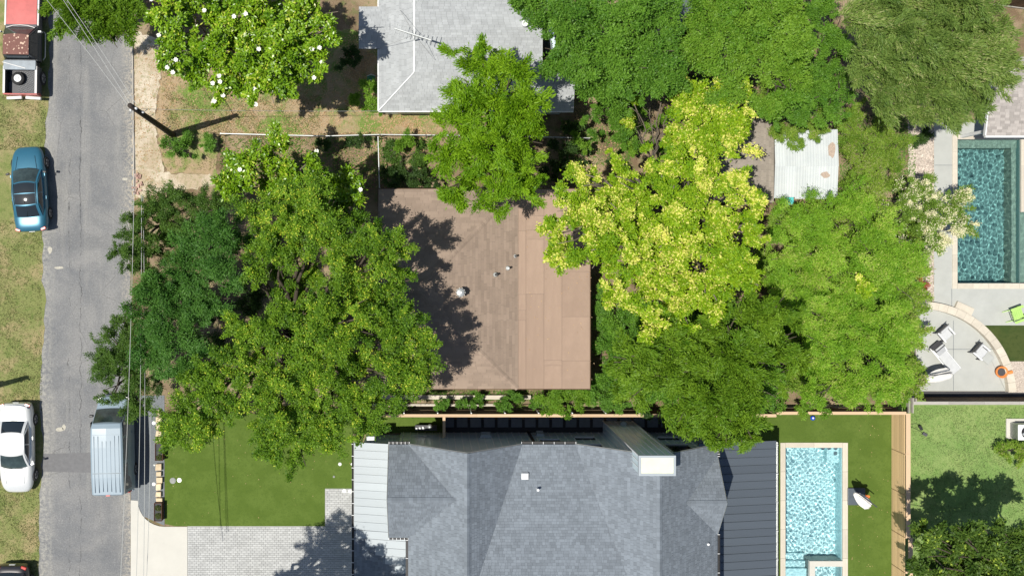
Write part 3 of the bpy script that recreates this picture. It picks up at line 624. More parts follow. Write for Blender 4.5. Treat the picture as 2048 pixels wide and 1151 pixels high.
# dark building glimpsed between the crowns at the top
h4 = thing('dark_roof_building', 'dark roofed building glimpsed between tree crowns at the top edge', 'building', P(1362, 10))
obj('roof', MB().box((PX(1366, 2.6), PY(10, 2.6), 2.6), (2.2, 2.6, .12), rz=.1), M['metal_dark'], h4); obj('wall', MB().box((PX(1366, 2.6), PY(10, 2.6), 1.25), (1.9, 2.3, 2.5), rz=.1), M['wood_grey'], h4)

# ------------------------------------------------------------------ pools
def pool(name, label, rects, depth, mw, mf, zw, parts):
    t = thing(name, label, 'pool', ((rects[0][0] + rects[0][1]) / 2, (rects[0][2] + rects[0][3]) / 2, 0))
    return t
def wave_surface(r, z, amp, lam, seed, res=.045):
    g = np.random.default_rng(seed); nx = int((r[1] - r[0]) / res); ny = int((r[3] - r[2]) / res)
    X, Y = np.meshgrid(np.linspace(r[0], r[1], nx + 1), np.linspace(r[2], r[3], ny + 1)); Z = np.zeros_like(X)
    for i in range(46):
        l = lam * g.uniform(.55, 2.2); a = g.uniform(0, 2 * math.pi); k = 2 * math.pi / l
        Z += l * amp * np.sin(k * (X * math.cos(a) + Y * math.sin(a)) + g.uniform(0, 6.28))
    me = bpy.data.meshes.new('water'); n = (nx + 1) * (ny + 1)
    co = np.stack([X.ravel(), Y.ravel(), z + Z.ravel()], 1).astype(np.float32)
    idx = np.arange(n).reshape(ny + 1, nx + 1); q4 = np.stack([idx[:-1, :-1], idx[:-1, 1:], idx[1:, 1:], idx[1:, :-1]], -1).reshape(-1, 4)
    me.vertices.add(n); me.vertices.foreach_set('co', co.ravel()); me.loops.add(q4.size); me.loops.foreach_set('vertex_index', q4.ravel().astype(np.int32))
    me.polygons.add(len(q4)); me.polygons.foreach_set('loop_start', np.arange(0, q4.size, 4, dtype=np.int32)); me.polygons.foreach_set('use_smooth', np.ones(len(q4), bool)); me.update(); me.validate()
    return me
def water_mat(name, tint):
    m = bpy.data.materials.new(name); m.use_nodes = True; n = m.node_tree.nodes; l = m.node_tree.links; n.clear()
    out = n.new('ShaderNodeOutputMaterial'); r = n.new('ShaderNodeBsdfGlass'); r.inputs['IOR'].default_value = 1.33; r.inputs['Roughness'].default_value = 0; r.inputs[0].default_value = (*tint, 1)
    l.new(r.outputs[0], out.inputs[0]); return m
def basin(t, r, depth, m, ztop=0.0, name='basin'):
    mb = MB(); x0, x1, y0, y1 = r; z0 = -depth
    mb.add([(x0, y0, z0), (x1, y0, z0), (x1, y1, z0), (x0, y1, z0), (x0, y0, ztop), (x1, y0, ztop), (x1, y1, ztop), (x0, y1, ztop)], [(0, 1, 2, 3), (0, 4, 5, 1), (1, 5, 6, 2), (2, 6, 7, 3), (3, 7, 4, 0)])
    o = obj(name, mb, m, t); o.cycles.is_caustics_receiver = True; return o
def water(t, r, z, amp, lam, seed, m, **k):
    me = wave_surface(r, z, amp, lam, seed, **k); me.materials.append(m); o = bpy.data.objects.new('water', me); link(o); o.parent = t; L = ORG[t.name]; o.location = -L
    o.cycles.is_caustics_caster = True; return o
def coping(t, segs, m, zt=.07, step=.62):
    for x0, x1, y0, y1 in segs:
        hor = (x1 - x0) > (y1 - y0); L_ = (x1 - x0) if hor else (y1 - y0); n = max(1, round(L_ / step)); s = L_ / n
        for i in range(n):
            c = ((x0 + s * (i + .5)) if hor else (x0 + x1) / 2, (y0 + y1) / 2 if hor else y0 + s * (i + .5), zt / 2 + .012)
            piece('coping_stone', c, ((s - .01) if hor else (x1 - x0), (y1 - y0) if hor else (s - .01), zt + rng.uniform(-.002, .003)), m, t)
sun.data.cycles.is_caustics_light = True
# bright pool
W2 = water_mat('pool_water', (.93, .985, 1.0))
t = thing('swimming_pool', 'bright blue rectangular pool with cream stone coping beside the grey house', 'pool', (PX(1627), PY(1030), 0))
basin(t, POOL2, 1.25, M['plaster_blue']); water(t, (POOL2[0] + .004, POOL2[1] - .004, POOL2[2], POOL2[3] - .004), -.12, .0024, .15, 3, W2, res=.021)
xa, xb, ya, yb = POOL2
for i, (d_, e_) in enumerate(((0, .35), (.35, .62), (.62, .9))):
    obj('pool_step', MB().bb(xa + .006, PX(1617), ya + .01, PY(1113 + i * 13), -1.25, -.95 + i * .3), M['plaster_blue'], t).cycles.is_caustics_receiver = True
obj('bench', MB().bb(PX(1660), xb - .006, PY(928), yb - .006, -1.25, -.55), M['plaster_blue'], t).cycles.is_caustics_receiver = True
for a, b in ((1651, 898), (1664, 898), (1677, 898), (1677, 909)): obj('jet', MB().cyl((PX(a), PY(b), -.52), .11, .05, 16), M['white'], t)
sp_ = obj('spa_wall', MB().bb(PX(1618), xb - .004, PY(1131), PY(1120), -1.2, .09).bb(PX(1618), PX(1629), ya, PY(1131) - .002, -1.2, .09), M['concrete_new'], t)
for a in ((1560, 1570), (1684, 1694.5)): coping(t, [(PX(a[0]), PX(a[1]), ya, PY(884))], M['concrete_cream'], step=1.5)
coping(t, [(PX(1570) + .006, PX(1684) - .006, PY(894), PY(884))], M['concrete_cream'], step=1.5)
# teal pool
W1 = water_mat('deep_water', (.80, .96, .97))
t = thing('swimming_pool', 'dark teal pebble-lined pool with shallow ledge in the upper right garden', 'pool', (PX(1976), PY(420), 0))
basin(t, POOL1, 1.5, M['plaster_dark'], 0); water(t, (POOL1[0] + .004, POOL1[1], POOL1[2] + .004, POOL1[3] - .004), -.1, .0024, .22, 5, W1, res=.026)
obj('ledge', MB().bb(POOL1[0] + .006, POOL1[1] - .006, PY(295), POOL1[3] - .006, -1.5, -.4).bb(PX(2031), POOL1[1] - .006, POOL1[2] + .006, PY(295) - .004, -1.5, -.5), M['plaster_ledge'], t).cycles.is_caustics_receiver = True
mb = MB(); r_ = POOL1B
basin(t, (POOL1B[0] + .004, *POOL1B[1:]), .55, M['plaster_ledge'], 0, 'basin'); water(t, (POOL1B[0] + .004, POOL1B[1] - .004, POOL1B[2] + .004, POOL1B[3] - .004), -.1, .0027, .36, 6, W1)
coping(t, [(PX(1903.5), PX(1913.5), PY(577), PY(270)), (PX(2041), PX(2051), PY(423.5), PY(270))], M['concrete_cream'], step=.9)
coping(t, [(PX(1913.5) + .01, PX(2041) - .01, PY(278.5), PY(270)), (PX(1913.5) + .01, PX(2130), PY(577), PY(566.5)), (PX(2051) + .01, PX(2130), PY(424), PY(416))], M['concrete_cream'], step=.9)

# ------------------------------------------------------------------ curved patio
t = thing('raised_patio', 'round-cornered pale patio with curved white kerb wall', 'patio', P(1910, 700))
cx_, cy_, Ro, Ri = PX(1836), PY(790), 188 / 36.0, 173 / 36.0
ar = lambda R, a0, a1, n: [(cx_ + R * math.cos(a0 + (a1 - a0) * i / n), cy_ + R * math.sin(a0 + (a1 - a0) * i / n)) for i in range(n + 1)]
pp = ar(Ri - .004, .05, math.pi / 2, 24) + [(PX(1831), cy_ + Ri), (PX(1831), PY(781)), (cx_ + Ri, PY(781))]
obj('floor_slab', MB().prism(pp, 0, .12), M['concrete_grey'], t)
for i in range(15):
    a0 = .05 + (math.pi / 2 + .02 - .05) * i / 15; a1 = .05 + (math.pi / 2 + .02 - .05) * (i + 1) / 15 - .002
    obj('kerb_stone', MB().prism(ar(Ro, a0, a1, 3) + ar(Ri, a1, a0, 3), 0, .42 + rng.uniform(-.002, .003)), M['concrete_cream'], t)
c = P(1925, 616); obj('step', MB().box((c.x, c.y, .13), (1.0, .42, .2), rz=-.42), M['concrete_cream'], t)
for a in ((1832, 697, 1990, 698), (1904, 640, 1905, 780)): obj('joint', MB().sheet(smooth_poly([(a[0], a[1]), (a[2], a[1]), (a[2], a[3]), (a[0], a[3])]), .124), M['gravel_grey'], t)

# ------------------------------------------------------------------ fences
def slat_fence(name, label, x0, x1, y, h, facing, m, mtop, bay=1.85, posts=True, post_h=0):
    """horizontal-slat fence along x; facing = side on which the slats show"""
    t = thing(name, label, 'fence', ((x0 + x1) / 2, y, 0)); n = max(1, round((x1 - x0) / bay)); b = (x1 - x0) / n
    for i in range(n):
        for k in range(6):
            piece('slat', (x0 + b * (i + .5), y + facing * .03, .12 + (h - .2) / 6 * (k + .5)), (b - .015, .022, (h - .2) / 6 - .018), m, t)
    for i in range(n + 1):
        piece('post', (x0 + b * i, y - facing * .03, h / 2), (.09, .09, h - .05), mtop, t)
    for i in range(max(1, n // 3)):
        a = x0 + (x1 - x0) * i / max(1, n // 3); c = x0 + (x1 - x0) * (i + 1) / max(1, n // 3)
        piece('top_rail', ((a + c) / 2, y, h + .015), (c - a - .005, .16, .035), mtop, t)
    return t
yf = -8.62
t = slat_fence('cedar_fence', 'long cedar slat fence between brown house and grey house, white posts behind', PX(755, 1.7), PX(1552, 1.7), yf, 1.68, 1, M['wood_dark'], M['wood_top'])
for i in range(8):
    x = PX(808 + 67.3 * i, 1.7) ; obj('steel_post', MB().cyl((x, yf + .13, .87), .035, 1.74, 10), M['white'], t)
t = slat_fence('cedar_fence', 'short low cedar fence north of the bright pool, stepping in height', PX(1556, 1.6), PX(1812, 1.6), -8.5, 1.6, 1, M['wood_dark'], M['wood_top'])
gx = PX(888, 1.7)
t = thing('side_gate', 'narrow cedar gate from the long fence to the grey house wall', 'gate', (gx, -9.3, 0))
for k in range(6): piece('slat', (gx - .02, (yf - .1 - 9.8) / 2, .15 + k * .25), (.025, 9.8 + yf - .1, .235), M['wood'], t)
piece('top_rail', (gx, (yf - .085 - 9.8) / 2, 1.68), (.15, 9.8 + yf - .085, .035), M['wood_top'], t)
# east fence, its slats seen on the pool side
xf = 25.62; hE = 1.6
t = thing('cedar_fence', 'tall bright cedar fence running down the east side of the pool lawn', 'fence', (xf, -14, 0))
ysg = [PY(826, hE), PY(907, 1.5), PY(988, 1.5), PY(1073, 1.5), PY(1143, 1.5), PY(1230, 1.5)]
for i in range(5):
    a, b = ysg[i], ysg[i + 1]
    for k in range(7):
        piece('slat', (xf - .03, (a + b) / 2, .06 + (k + .5) * .215), (.024, a - b - .045, .2), M['wood'], t)
    piece('post', (xf + .05, b, hE / 2), (.1, .1, hE - .01), M['wood_top'], t)
    dx = .13 if i >= 3 else 0
    piece('top_rail', (xf + .12 + dx, (a + b) / 2, hE + .02), (.24, a - b - .005, .035), M['wood_top'], t)
# board fence south of the patio
yb_, hB = PY(793), 1.8
t = thing('board_fence', 'brown vertical board fence with grey cap behind the curved patio', 'fence', (PX(1940), yb_, 0))
x = PX(1826, 0); i = 0
while x < PX(2110):
    piece('board', (x, yb_, hB / 2 - .02 + rng.uniform(-.01, .01)), (.135, .02 + (i % 2) * .02, hB), M['wood_dark'], t); x += .148; i += 1
for k in range(4):
    w = (PX(2110, hB) - PX(1826, hB)) / 4; piece('top_rail', (PX(1826, hB) + w * (k + .5), yb_ - .07, hB + .02), (w - .01, .17, .035), M['wood_grey'], t)
t = thing('board_fence', 'reddish brown board fence crossing the upper right corner', 'fence', P(2020, 8))
a, b = P(1985, 8), P(2120, 26); n = 26; d = b - a
for i in range(n):
    c = a + d * (i + .5) / n; piece('board', (c.x, c.y, .9), (d.length / n - .008, .02 + .015 * (i % 2), 1.8), M['wood_dark'], t, rz=math.atan2(d.y, d.x))
piece('top_rail', ((a + b) / 2 + Vector((0, .02, 1.82))), (d.length, .12, .04), M['wood_grey'], t, rz=math.atan2(d.y, d.x))
piece('edging_board', ((a + b) / 2 + Vector((0, -.06, .08))), (d.length, .05, .16), M['wood_grey'], t, rz=math.atan2(d.y, d.x))
# bamboo/metal edging between lime thicket and patio
t = thing('timber_edging', 'narrow weathered board on edge along the west side of the patio', 'edging', P(1828, 700))
for i in range(5): piece('board', (PX(1827.5), PY(632 + i * 38), .14), (.05, 38 / 36 - .02, .28), M['wood_grey'], t)
t = thing('timber_edging', 'pair of short weathered boards at the corner of the cedar fence', 'edging', P(1818, 808))
for a in (1813, 1821): piece('board', (PX(a), PY(806), .15), (.05, 1.0, .3), M['wood_grey'], t)

# chain link fence: top rail, posts, mesh
def chainlink(label, pts, h=1.1):
    t = thing('chain_link_fence', label, 'fence', (*pts[0][:2], 0))
    for i in range(len(pts) - 1):
        a, b = Vector((*pts[i][:2], h)), Vector((*pts[i + 1][:2], h)); d = b - a
        obj('top_rail', MB().tube([a, b], .028, 6), M['steel'], t)
        n = max(1, int(d.length / 2.4))
        for k in range(n + 1): obj('post', MB().tube([(a + d * k / n) * Vector((1, 1, 0)), a + d * k / n + Vector((0, 0, .03))], .03, 6), M['steel'], t)
        mb = MB(); s = .09; m_ = int(d.length / s); dn = d.normalized()
        for k in range(0, m_, 1):
            for sg in (1, -1):
                p = a + dn * (k * s); q_ = p + dn * (sg * h * .5); 
                if 0 <= (q_ - a).dot(dn) <= d.length: mb.add([p - Vector((0, 0, .04)), p + dn * .008 - Vector((0, 0, .04)), Vector((q_.x, q_.y, .05)) + dn * .008, Vector((q_.x, q_.y, .05))], [(0, 1, 2, 3)])
        obj('wire_mesh', mb, M['steel'], t, kind='stuff')
Z1 = 1.1
chainlink('long chain link fence crossing the front yard north of the brown house', [P(441, 267, Z1), P(560, 270, Z1), P(650, 272, Z1), P(760, 269, Z1), P(852, 270, Z1), P(1000, 272, Z1), P(1180, 276, Z1)])
chainlink('short chain link fence running south to the brown house roof', [P(756, 274, Z1), P(759, 375, Z1)])
# low walls between brown house and fence
t = thing('low_wall', 'upper pale block wall along the south side of the brown house', 'wall', P(910, 795))
for i in range(6): piece('block', (PX(762 + 50 * i + 25, .35), PY(794, .35), .18), (50 / 36 - .02, .22, .36), M['concrete_cream'], t)
t = thing('low_wall', 'lower pale block wall just north of the cedar fence', 'wall', P(850, 810))
for i in range(6): piece('block', (PX(692 + 50 * i + 25, .2), PY(809.5, .2), .1), (50 / 36 - .02, .12, .2), M['concrete_cream'], t)

# limestone edging beside the front lawn
t = thing('stone_edging', 'row of tan limestone blocks between gravel strip and front lawn', 'edging', P(320, 925))
ys_ = [817, 832, 845, 859, 872, 885, 925, 941, 952, 965, 981, 993]
for i, y in enumerate(ys_):
    nx_ = (ys_[i + 1] if i + 1 < len(ys_) else y + 14); hgt = min((nx_ - y), 15) / 36 - .04
    if y == 885: hgt = .1
    c = P(319.5 + rng.uniform(-.8, .8), y + hgt * 18, 0); w = rng.uniform(.24, .38)
    q_ = [(c.x + sx * w / 2 * rng.uniform(.75, 1.1), c.y + sy * hgt / 2 * rng.uniform(.85, 1.05)) for sx, sy in ((-1, -1), (1, -1), (1, 1), (-1, 1))]
    obj('stone', MB().prism(q_, 0, .2 + rng.uniform(0, .06)), M['limestone'], t, bevel=.02)
t = thing('brick_border', 'row of reddish broken bricks beside the road north of the elm', 'edging', P(275, 365))
for i in range(16):
    c = P(rng.uniform(267, 285), rng.uniform(348, 388)); piece('brick', (c.x, c.y, .05), (rng.uniform(.15, .26), .1, .1), bpy.data.materials.get('old_brick') or mat('old_brick', (.42, .27, .22), .9, var=.25, scale=12, perobj=.2), t, rz=rng.uniform(0, 3))
t = thing('kerb_edging', 'thin rusty timber strip along the east edge of the road', 'edging', P(267, 240))
for i in range(6): piece('timber', (PX(266 + i * .5), PY(90 + i * 50 + 25), .05), (.07, 50 / 36 - .02, .1), M['wood_grey'], t)

# planters
M['planter_leaf'] = leafmat('planter_leaf', (.05, .08, .02), (.16, .16, .04))
def leaf_puff(mb, c, r, n, s, flat=.7):
    for _ in range(n):
        v = Vector((rng.gauss(0, 1), rng.gauss(0, 1), rng.gauss(0, 1))).normalized() * r * rng.uniform(.5, 1.05); v.z = abs(v.z) * flat; p = Vector(c) + v
        d = Vector((rng.uniform(-1, 1), rng.uniform(-1, 1), rng.uniform(-.3, .6))).normalized(); w = d.cross(Vector((rng.uniform(-.5, .5), rng.uniform(-.5, .5), 1))).normalized() * s * .4
        mb.add([p - d * s / 2, p + w, p + d * s / 2, p - w], [(0, 1, 2, 3)])
def planter(label, px, py, L, full):
    c = P(px, py, .45); t = thing('planter_box', label, 'planter', (c.x, c.y, 0)); w = .42
    mb = MB()
    for a in ((-w / 2, -w / 2 + .02, -L / 2, L / 2), (w / 2 - .02, w / 2, -L / 2, L / 2), (-w / 2 + .02, w / 2 - .02, -L / 2, -L / 2 + .02), (-w / 2 + .02, w / 2 - .02, L / 2 - .02, L / 2)): mb.bb(c.x + a[0], c.x + a[1], c.y + a[2], c.y + a[3], 0, .5)
    obj('box', mb, M['rust'], t); obj('soil', MB().bb(c.x - w / 2 + .021, c.x + w / 2 - .021, c.y - L / 2 + .021, c.y + L / 2 - .021, .3, .43), M['deck_dark'], t)
    for s in full:
        mb = MB(); leaf_puff(mb, (c.x + .02, c.y + s, .44), .17, 260, .07); obj('plant', mb, M['planter_leaf'], t)
planter('rusty steel planter half under the tree beside the lawn edge', 318, 903, .95, (-.3,))
planter('rusty steel planter with two bushy plants at the driveway corner', 316, 1023, 1.0, (-.22, .22))
# caps set in the turf and the gravel
M['cap_pale'] = mat('cap_pale', (.62, .63, .58), .6); M['cap_grey'] = mat('cap_grey', (.26, .27, .26), .7)
for (px, py, r, m, lab, cat, zz) in ((346, 960, .17, 'cap_grey', 'grey round lid in the front lawn, wider of a pair', 'lid', .03), (359, 959, .12, 'cap_pale', 'small white round lid in the front lawn beside the grey one', 'lid', .03), (680, 927, .09, 'cap_pale', 'pale disc light in the lawn west of the metal roof', 'ground light', .03), (704, 927, .07, 'cap_pale', 'pale disc light half under the metal roof edge', 'ground light', .03), (668, 952, .06, 'cap_grey', 'tiny dull disc in the lawn nearest the paver notch', 'sprinkler', .03),
        (689, 980, .11, 'cap_pale', 'white disc on the paver notch, west of two', 'ground light', .045), (701, 981, .11, 'cap_pale', 'white disc on the paver notch close to the metal roof', 'ground light', .045), (308, 845, .09, 'cap_pale', 'white cap on the gravel strip near the upper planter', 'cap', .016), (308, 967, .09, 'cap_pale', 'white cap on the gravel strip near the lower planter', 'cap', .016), (309, 929, .04, 'cap_pale', 'tiny white cap midway along the gravel strip', 'cap', .016)):
    c = P(px, py); t = thing('access_cover' if cat == 'lid' else 'ground_light' if 'light' in cat else cat, lab, cat, (c.x, c.y, zz))
    obj('rim', MB().cyl((c.x, c.y, zz + .012), r, .024, 20), M['steel' if m == 'cap_pale' else 'cap_grey'], t); obj('cover', MB().cyl((c.x, c.y, zz + .03), r * .85, .012, 20, r2=r * .7), M[m], t)

# ------------------------------------------------------------------ cars
def paint(name, c, metal=.3, rough=.32, coat=.6, var=.03): return mat(name, c, rough, metal, var, 1.5, coat=coat)
def loftbody(st, zb=.22):
    """st: (y, half width, centre top z, shoulder z) from the rear to the front"""
    mb = MB(); prof = []
    for y, w, zc, zs in st:
        half = [(0, zc), (.45 * w, zc - .008), (.78 * w, zc - .035), (.93 * w, zs), (w, zs - .14), (.99 * w, .48), (.95 * w, .30), (.82 * w, zb)]
        prof.append([(-x, y, z) for x, z in half[::-1]] + [(x, y, z) for x, z in half[1:]])
    n = len(prof[0]); vs = [v for p in prof for v in p]
    fs = [(i * n + k, (i + 1) * n + k, (i + 1) * n + k + 1, i * n + k + 1) for i in range(len(prof) - 1) for k in range(n - 1)]
    fs += [((i + 1) * n, i * n, i * n + n - 1, (i + 1) * n + n - 1) for i in range(len(prof) - 1)]
    fs += [tuple(range(n)), tuple(range(len(vs) - 1, len(vs) - n - 1, -1))]
    return mb.add(vs, fs)
def patch(f, u0, u1, v0, v1, nu, nv, off):
    mb = MB()
    def g(u, v):
        uu, vv = u0 + (u1 - u0) * u, v0 + (v1 - v0) * v; p = f(uu, vv); e = .004
        n = (f(min(uu + e, 1), vv) - f(max(uu - e, 0), vv)).cross(f(uu, min(vv + e, 1)) - f(uu, max(vv - e, 0)))
        n = n.normalized() if n.length > 1e-9 else Vector((0, 0, 1))
        if n.z < -.05: n = -n
        return p + n * off
    return mb.grid(g, nu, nv)
def wheel(t, x, y, r=.33, w=.22):
    wh = obj('wheel', MB().cyl((x, y, r), r, w, 24, ax='X'), M['rubber'], t, world=False, bevel=.02)
    s = 1 if x > 0 else -1; obj('rim', MB().cyl((x + s * w * .5, y, r), r * .66, .03, 20, ax='X'), M['rim'], wh, world=False)
    for k in range(5):
        a = k * 2 * math.pi / 5; obj('spoke', MB().box((x + s * (w * .5 + .018), y + r * .33 * math.cos(a), r + r * .33 * math.sin(a)), (.02, r * .6, .06), rx=a), M['frame_dark'], wh, world=False)
def saloon(name, label, loc, rz, L, W, col, roofglass=False, spoiler=False, zr=1.42, zh=.92, frontlen=.27, rearlen=.19):
    t = thing(name, label, 'car', loc, rz); b = L / 2; w = W / 2; pm_ = paint('paint_' + label.split()[0], col)
    st = [(-b, w * .70, .80, .70), (-b + .08, w * .84, .92, .82), (-b + .35, w * .95, zh + .08, .86), (-b + .9, w * .99, zh + .10, .88), (-.6, w, zh + .06, .88), (.6, w, zh + .05, .88), (b - L * frontlen - .15, w * .99, zh + .04, .86), (b - .75, w * .95, zh - .04, .78), (b - .3, w * .86, zh - .14, .68), (b - .06, w * .68, zh - .28, .56), (b, w * .52, .55, .48)]
    body = obj('body', loftbody(st), pm_, t, world=False, smooth=True, subsurf=2)
    # greenhouse
    yf0, yf1 = b - L * frontlen, b - L * frontlen - .78      # windscreen base, top
    yr0, yr1 = -b + L * rearlen - .12, -b + L * rearlen + .55
    wb, wt = w * .88, w * .71; zb = zh + .03
    def roof(u, v): x = (u * 2 - 1); y = yr1 + (yf1 - yr1) * v; c = 1 - x * x; e = (v - .45) * 2; return Vector((x * (wt + .03 * math.sin(v * math.pi)), y + (.10 * c - .05) * (1 if v > .5 else -1) * abs(e), zr - .055 * (1 - c) - .06 * e * e))
    def wind(u, v): x = u * 2 - 1; top = roof(u, 1); bot = Vector((x * wb * .98, yf0 + .16 * (1 - x * x) - .08, zb - .03)); return bot.lerp(top, v) + Vector((0, .02, .035)) * math.sin(v * math.pi)
    def rear(u, v): x = u * 2 - 1; top = roof(u, 0); bot = Vector((x * wb * .92, yr0 - .10 * (1 - x * x) + .05, zb + .01)); return top.lerp(bot, v) + Vector((0, -.02, .03)) * math.sin(v * math.pi)
    def side(sg):
        def f(u, v):
            top = roof(0 if sg < 0 else 1, u); yb = (yr0 + .05) + ((yf0 - .08) - (yr0 + .05)) * u; bot = Vector((sg * (wb * (.92 + .08 * math.sin(u * math.pi) ** .5 if 0 < u < 1 else .92)), yb, zb - .02)); return bot.lerp(top, v) + Vector((sg * .03, 0, .01)) * math.sin(v * math.pi)
        return f
    cab = MB(); full = lambda f: patch(f, 0, 1, 0, 1, 12, 8, 0)
    for f in (roof, wind, rear, side(-1), side(1)):
        q_ = full(f); cab.add(q_.v, q_.f)
    obj('cabin', cab, pm_, t, world=False, smooth=True)
    obj('windscreen', patch(wind, .06, .94, .05, .96, 12, 6, .008), M['windscreen'], t, world=False, smooth=True)
    obj('rear_window', patch(rear, .10, .90, .06, .90, 12, 6, .008), M['carglass'], t, world=False, smooth=True)
    for sg in (-1, 1):
        f = side(sg)
        for a, c in ((.10, .50), (.53, .90)): obj('side_window', patch(f, a, c, .18, .88, 6, 4, .010), M['carglass'], t, world=False, smooth=True)
        mr = obj('mirror', MB().box((sg * (w + .07), yf0 - .22, zb + .02), (.20, .12, .12), rz=sg * -.25), pm_ if not roofglass else M['black'], t, world=False, bevel=.03)
        obj('headlight', MB().box((sg * w * .60, b - .27, .62), (.34, .16, .07), rz=-sg * .55, rx=-.3), M['lamp_clear'], t, world=False, bevel=.03)
        obj('tail_light', MB().box((sg * w * .74, -b + .13, .84), (.30, .16, .10), rz=sg * .35), M['lamp_red'], t, world=False, bevel=.03)
        for k in (.32, -.22): obj('door_handle', MB().box((sg * (w - .01), k * L * .5, .80), (.04, .17, .03)), pm_, t, world=False)
        for yw in (b - .92, -b + .98): wheel(t, sg * (w - .105), yw)
    if roofglass:
        for v0, v1 in ((.53, .97), (.03, .50)): obj('sunroof', patch(roof, .09, .91, v0, v1, 8, 4, .009), M['carglass'], t, world=False, smooth=True)
        obj('antenna_fin', MB().add([(-.03, yr1 + .1, zr - .05), (.03, yr1 + .1, zr - .05), (0, yr1 + .32, zr - .03), (0, yr1 + .12, zr + .05)], [(0, 1, 3), (1, 2, 3), (2, 0, 3)]), M['black'], t, world=False)
        for sg in (-1, 1): obj('roof_rail', MB().tube([roof(.5 + sg * .44, v / 8) + Vector((0, 0, .02)) for v in range(9)], .018, 5), M['black'], t, world=False)
    if spoiler:
        obj('spoiler', MB().grid(lambda u, v: Vector(((u * 2 - 1) * w * .80, -b + .20 - .10 * (1 - (u * 2 - 1) ** 2) + .14 * v, 1.06 + .03 * v - .05 * abs(u * 2 - 1) ** 6)), 12, 2), pm_, t, world=False, smooth=True)
    obj('bonnet_crease', MB().tube([(w * .62, yf0 - .02, zb + .0), (w * .50, b - .55, zh - .085)], .008, 4).tube([(-w * .62, yf0 - .02, zb + .0), (-w * .50, b - .55, zh - .085)], .008, 4), M['black'] if roofglass else pm_, t, world=False, kind='stuff')
    wl2 = obj('wiper', MB().tube([(-w * .5, yf0 + .04, zb + .03), (-.02, yf0 + .02, zb + .08)], .01, 4), M['black'], t, world=False); obj('wiper', MB().tube([(w * .1, yf0 + .05, zb + .04), (w * .6, yf0 - .02, zb + .06)], .01, 4), M['black'], t, world=False)
    obj('number_plate', MB().box((0, -b - .0, .62), (.32, .02, .15)), M['white'], t, world=False)
    return t
saloon('parked_car', 'teal blue car with black glass roof parked facing up the road', (-22.0, 3.62, .016), math.radians(3.7), 4.68, 1.88, (.035, .15, .23), True)
saloon('parked_car', 'white four-door car with rear spoiler parked on the verge', (-22.72, -10.55, .016), math.pi + .01, 4.95, 1.9, (.72, .73, .72), spoiler=True, rearlen=.21, frontlen=.29)
saloon('parked_car', 'dark car cut off by the bottom left corner, red tail light showing', (-22.95, -19.3, .016), math.pi, 4.7, 1.92, (.035, .033, .036), rearlen=.10)

# van
t = thing('parked_van', 'silver blue van with ribbed roof, its nose under the tree', 'van', (-17.28, -10.25, .008), math.radians(1.4))
pmv = paint('paint_van', (.23, .30, .36), .0, .5, .25); w, b = .98, 2.58
mb = MB()
def ringv(y, wl, wr, z0, z1): return [(-wl * .94, y, z0), (-wl, y, .5), (-wl, y, z1 * .52), (-wr, y, z1 - .06), (-wr * .9, y, z1), (0, y, z1 + .02), (wr * .9, y, z1), (wr, y, z1 - .06), (wl, y, z1 * .52), (wl, y, .5), (wl * .94, y, z0)]
R = [ringv(-b, .93, .78, .3, 2.02), ringv(-b + .07, .97, .84, .25, 2.15), ringv(-1.6, w, .86, .25, 2.20), ringv(0, w, .86, .25, 2.20), ringv(1.02, w, .84, .25, 2.17), ringv(1.25, w, .80, .25, 2.08), ringv(1.95, w, .84, .25, 1.16), ringv(2.35, .94, .76, .25, 1.0), ringv(2.52, .84, .66, .3, .85), ringv(b, .7, .5, .35, .66)]
n = 11; vs = [v for r in R for v in r]; fs = [(i * n + k, (i + 1) * n + k, (i + 1) * n + k + 1, i * n + k + 1) for i in range(len(R) - 1) for k in range(n - 1)] + [((i + 1) * n, i * n, i * n + n - 1, (i + 1) * n + n - 1) for i in range(len(R) - 1)] + [tuple(range(n)), tuple(range(len(vs) - 1, len(vs) - n - 1, -1))]
obj('body', mb.add(vs, fs), pmv, t, world=False, bevel=.03)
obj('windscreen', MB().grid(lambda u, v: Vector(((u * 2 - 1) * (.80 - .07 * v), 1.90 - .60 * v + .05 * (1 - (u * 2 - 1) ** 2), 1.235 + .835 * v + .02)), 8, 4), M['windscreen'], t, world=False, smooth=True)
for sg in (-1, 1):
    for y0, y1 in ((.55, 1.35), (-.75, .45), (-2.35, -.9)): obj('side_window', MB().add([(sg * .975, y0, 1.12), (sg * .975, y1, 1.12), (sg * .885, y1 - .03, 2.0), (sg * .885, y0 + .03, 2.0)], [(0, 1, 2, 3)]), M['carglass'], t, world=False)
    obj('mirror', MB().box((sg * 1.12, 1.55, 1.15), (.22, .12, .2)), M['black'], t, world=False, bevel=.03)
    obj('headlight', MB().box((sg * .72, 2.40, .78), (.36, .24, .14), rz=-sg * .4), M['lamp_clear'], t, world=False, bevel=.03)
    obj('tail_light', MB().box((sg * .90, -b + .02, 1.2), (.12, .08, .5)), M['lamp_red'], t, world=False, bevel=.02)
    obj('door_handle', MB().box((sg * .995, .62, .95), (.04, .16, .03)), pmv, t, world=False)
    for yw in (1.72, -1.55): wheel(t, sg * .88, yw, .34)
for i in range(7):
    x = -.66 + i * .22
    for y0, y1 in ((-2.35, -1.40), (-1.33, .35)) if i in (2, 3, 4) else ((-2.4, -1.40), (-1.33, .62)):
        obj('roof_rib', MB().box((x, (y0 + y1) / 2, 2.215 + .006 * (1 - abs(x))), (.035, y1 - y0, .022)), pmv, t, world=False, bevel=.008)
obj('roof_seam', MB().box((0, -1.365, 2.222), (1.5, .012, .012)), M['black'], t, world=False)
obj('roof_seam', MB().box((0, .68, 2.20), (1.5, .012, .012)), pmv, t, world=False)
